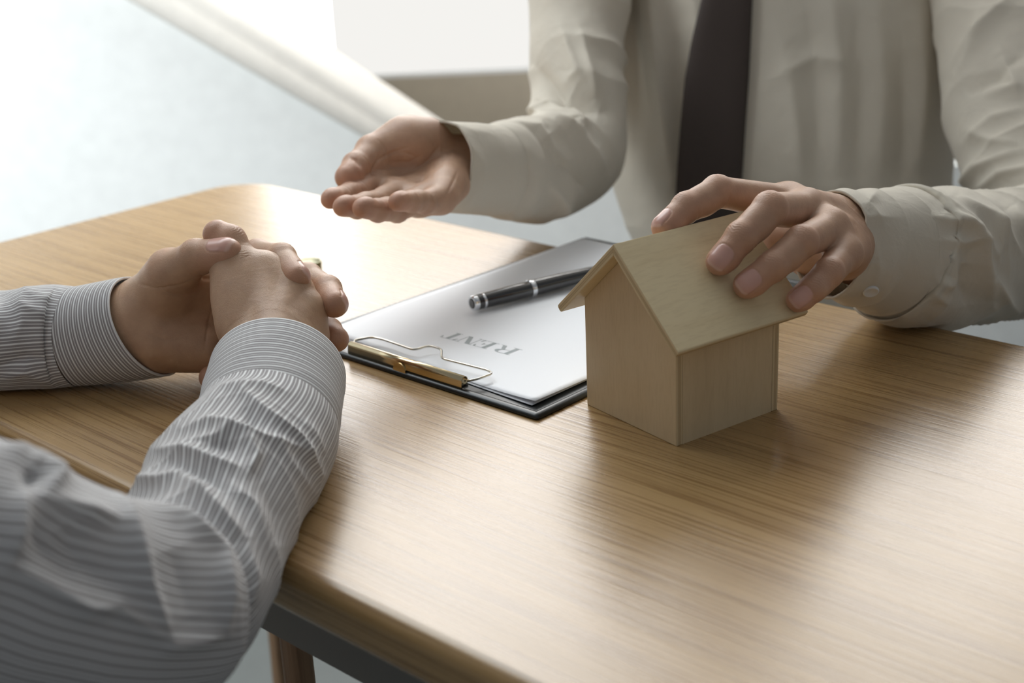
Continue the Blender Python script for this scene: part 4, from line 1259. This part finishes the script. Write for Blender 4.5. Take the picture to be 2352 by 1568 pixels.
hf.ellipsoid(head - fd * .012 + [0, 0, .022], [DX * .085, DY * .092, (0, 0, .110)], .0)
hv, hq, _g = hf.mesh(); hv = relax(hv, hq, 2); w = (hv - head) @ fd
keepv = ~((w > .035) & (hv[:, 2] < head[2] + .055)) & (hv[:, 2] > head[2] - .07)
hq = hq[keepv[hq].all(1)]
mesh_obj('hair', hv, hq, M_HAIR, CLI, True)
tor = [(hip + [0, 0, -.05], 155, 130), (mix(hip, che, .5), 150, 125), (che, 155, 130), (mix(che, neck, .4), 150, 125), (mix(che, neck, .75), 110, 95), (neck - [0, 0, .02], 62, 60)]
SH2 = cloth_tube('shirt', tor, M_STRIPE, CLI, nu=120, nv=200, noise=((.12, 4, 1.0, 0.),), seed=3)
# ---- left sleeve
q0, q1 = P(338, 749, .950), P(174, 776, .962)
cloth_tube('cuff', [(q0, 35.5, 33), (mix(q0, q1, .5), 35.5, 33), (q1, 35, 33)], M_STRIPE, SH2, shear=(.22, .26), nu=90, nv=200, open_thick=.0016, ring_stripe=True, noise=((.06, .5, .4, 1.),), seed=1, table=True)
R_2 = [([(60, 665), (50, 700), (90, 720), (118, 715)], 4, 9), ([(40, 655), (100, 690), (130, 680)], 3, 8), ([(0, 840), (60, 820), (120, 830)], -4, 8), ([(0, 870), (60, 850), (140, 890)], 4, 9),
       ([(45, 700), (55, 740), (30, 790)], 3.5, 10), ([(20, 655), (0, 670), (-30, 700)], -4, 12), ([(-60, 690), (-30, 740), (-40, 800)], 5, 16)]
cloth_tube('sleeve', [(P(186, 775.5, .9605), 34.8, 32.8), (P(150, 777, .964), 36.5, 34.5), (P(110, 778, .964), 37.5, 35.5), (P(20, 786, .965), 37, 36), (P(-120, 795, .975), 40, 38), (P(-300, 800, .99), 44, 42), (P(-420, 760, 1.0), 46, 46), (mix(P(-420, 760, 1.0), shL, .6), 52, 52), (shL, 55, 55)],
           M_STRIPE, SH2, nu=260, nv=220, ridges=R_2, noise=((.07, 2.2, 1.2, 1.),), collar=.03, seed=2, table=True, vscale=.036)
# ---- right sleeve
q0, q1 = P(637, 862, .858), P(612, 985, .808)
cloth_tube('cuff', [(q0, 42, 41), (mix(q0, q1, .5), 42.3, 40), (q1, 42, 38.5)], M_STRIPE, SH2, nu=110, nv=260, open_thick=.0016, ring_stripe=True, noise=((.06, .6, .4, 1.),), ridges=[([(500, 880), (560, 800), (620, 770)], 1, 12)], seed=4, table=True)
R_3 = [([(470, 925), (510, 895), (600, 885), (660, 900)], 4, 8), ([(555, 900), (620, 960), (680, 1010), (735, 1090)], 6, 8), ([(420, 985), (480, 970), (530, 985), (600, 1010), (700, 1040)], 6, 9),
       ([(530, 985), (500, 1005), (420, 1015)], 5, 8), ([(350, 1030), (450, 1045), (560, 1080)], 6, 9), ([(560, 1000), (585, 1050), (570, 1085)], 5, 8), ([(415, 1085), (470, 1150), (560, 1240)], 7, 12),
       ([(300, 1100), (370, 1105), (425, 1085)], 5, 8), ([(620, 1000), (660, 1060), (720, 1130)], 3, 10), ([(430, 1010), (560, 1030)], -4, 14), ([(570, 930), (580, 970), (560, 980)], -3, 12),
       ([(520, 1100), (580, 1160), (620, 1260)], 3, 12), ([(560, 1240), (580, 1330), (570, 1400)], 5, 12), ([(600, 1100), (640, 1180), (640, 1260)], -3, 20), ([(380, 1060), (480, 1090), (540, 1150)], -4, 14),
       ([(690, 960), (720, 1000), (745, 1050)], 2.5, 9)]
cloth_tube('sleeve', [(P(614, 978, .811), 42, 38.5), (P(596, 1020, .792), 44, 41), (P(528, 1110, .752), 45, 43), (P(480, 1215, .710), 43, 42), (P(440, 1310, .678), 42, 41), (P(395, 1385, .655), 42, 42), (P(320, 1410, .640), 42, 40)],
           M_STRIPE, SH2, nu=320, nv=320, ridges=R_3, noise=((.055, 1.6, 1.3, .3),), collar=.02, seed=5, table=True, vscale=.043)
R_4 = [([(270, 1130), (300, 1230), (330, 1340), (390, 1470)], 8, 13), ([(50, 1120), (40, 1220), (20, 1290)], 7, 16), ([(0, 1030), (70, 1035), (130, 1090), (100, 1140)], 8, 14), ([(100, 1140), (200, 1180), (270, 1200)], 6, 14),
       ([(300, 1135), (420, 1190), (512, 1262)], 6, 8), ([(512, 1262), (518, 1360), (512, 1450)], 6, 8), ([(20, 1300), (120, 1350), (200, 1395), (260, 1390), (390, 1480)], 6, 12), ([(150, 1200), (200, 1290), (300, 1350)], -6, 26),
       ([(400, 1250), (430, 1330), (440, 1420)], -4, 24), ([(60, 1080), (90, 1110)], -6, 12), ([(60, 1200), (110, 1260), (200, 1330)], -4, 20), ([(390, 1480), (460, 1470), (512, 1450)], 5, 12)]
cloth_tube('sleeve', [(P(478, 1400, .648), 30, 30), (P(435, 1403, .640), 40, 40), (P(360, 1402, .625), 46, 45), (P(200, 1392, .590), 49, 48), (P(0, 1345, .555), 51, 50), (P(-260, 1270, .52), 53, 52), (mix(P(-260, 1270, .52), shR, .6), 56, 54), (shR, 56, 56)],
           M_STRIPE, SH2, nu=320, nv=320, ridges=R_4, noise=((.10, 1.6, 1.3, .9),), seed=0, vscale=.05)
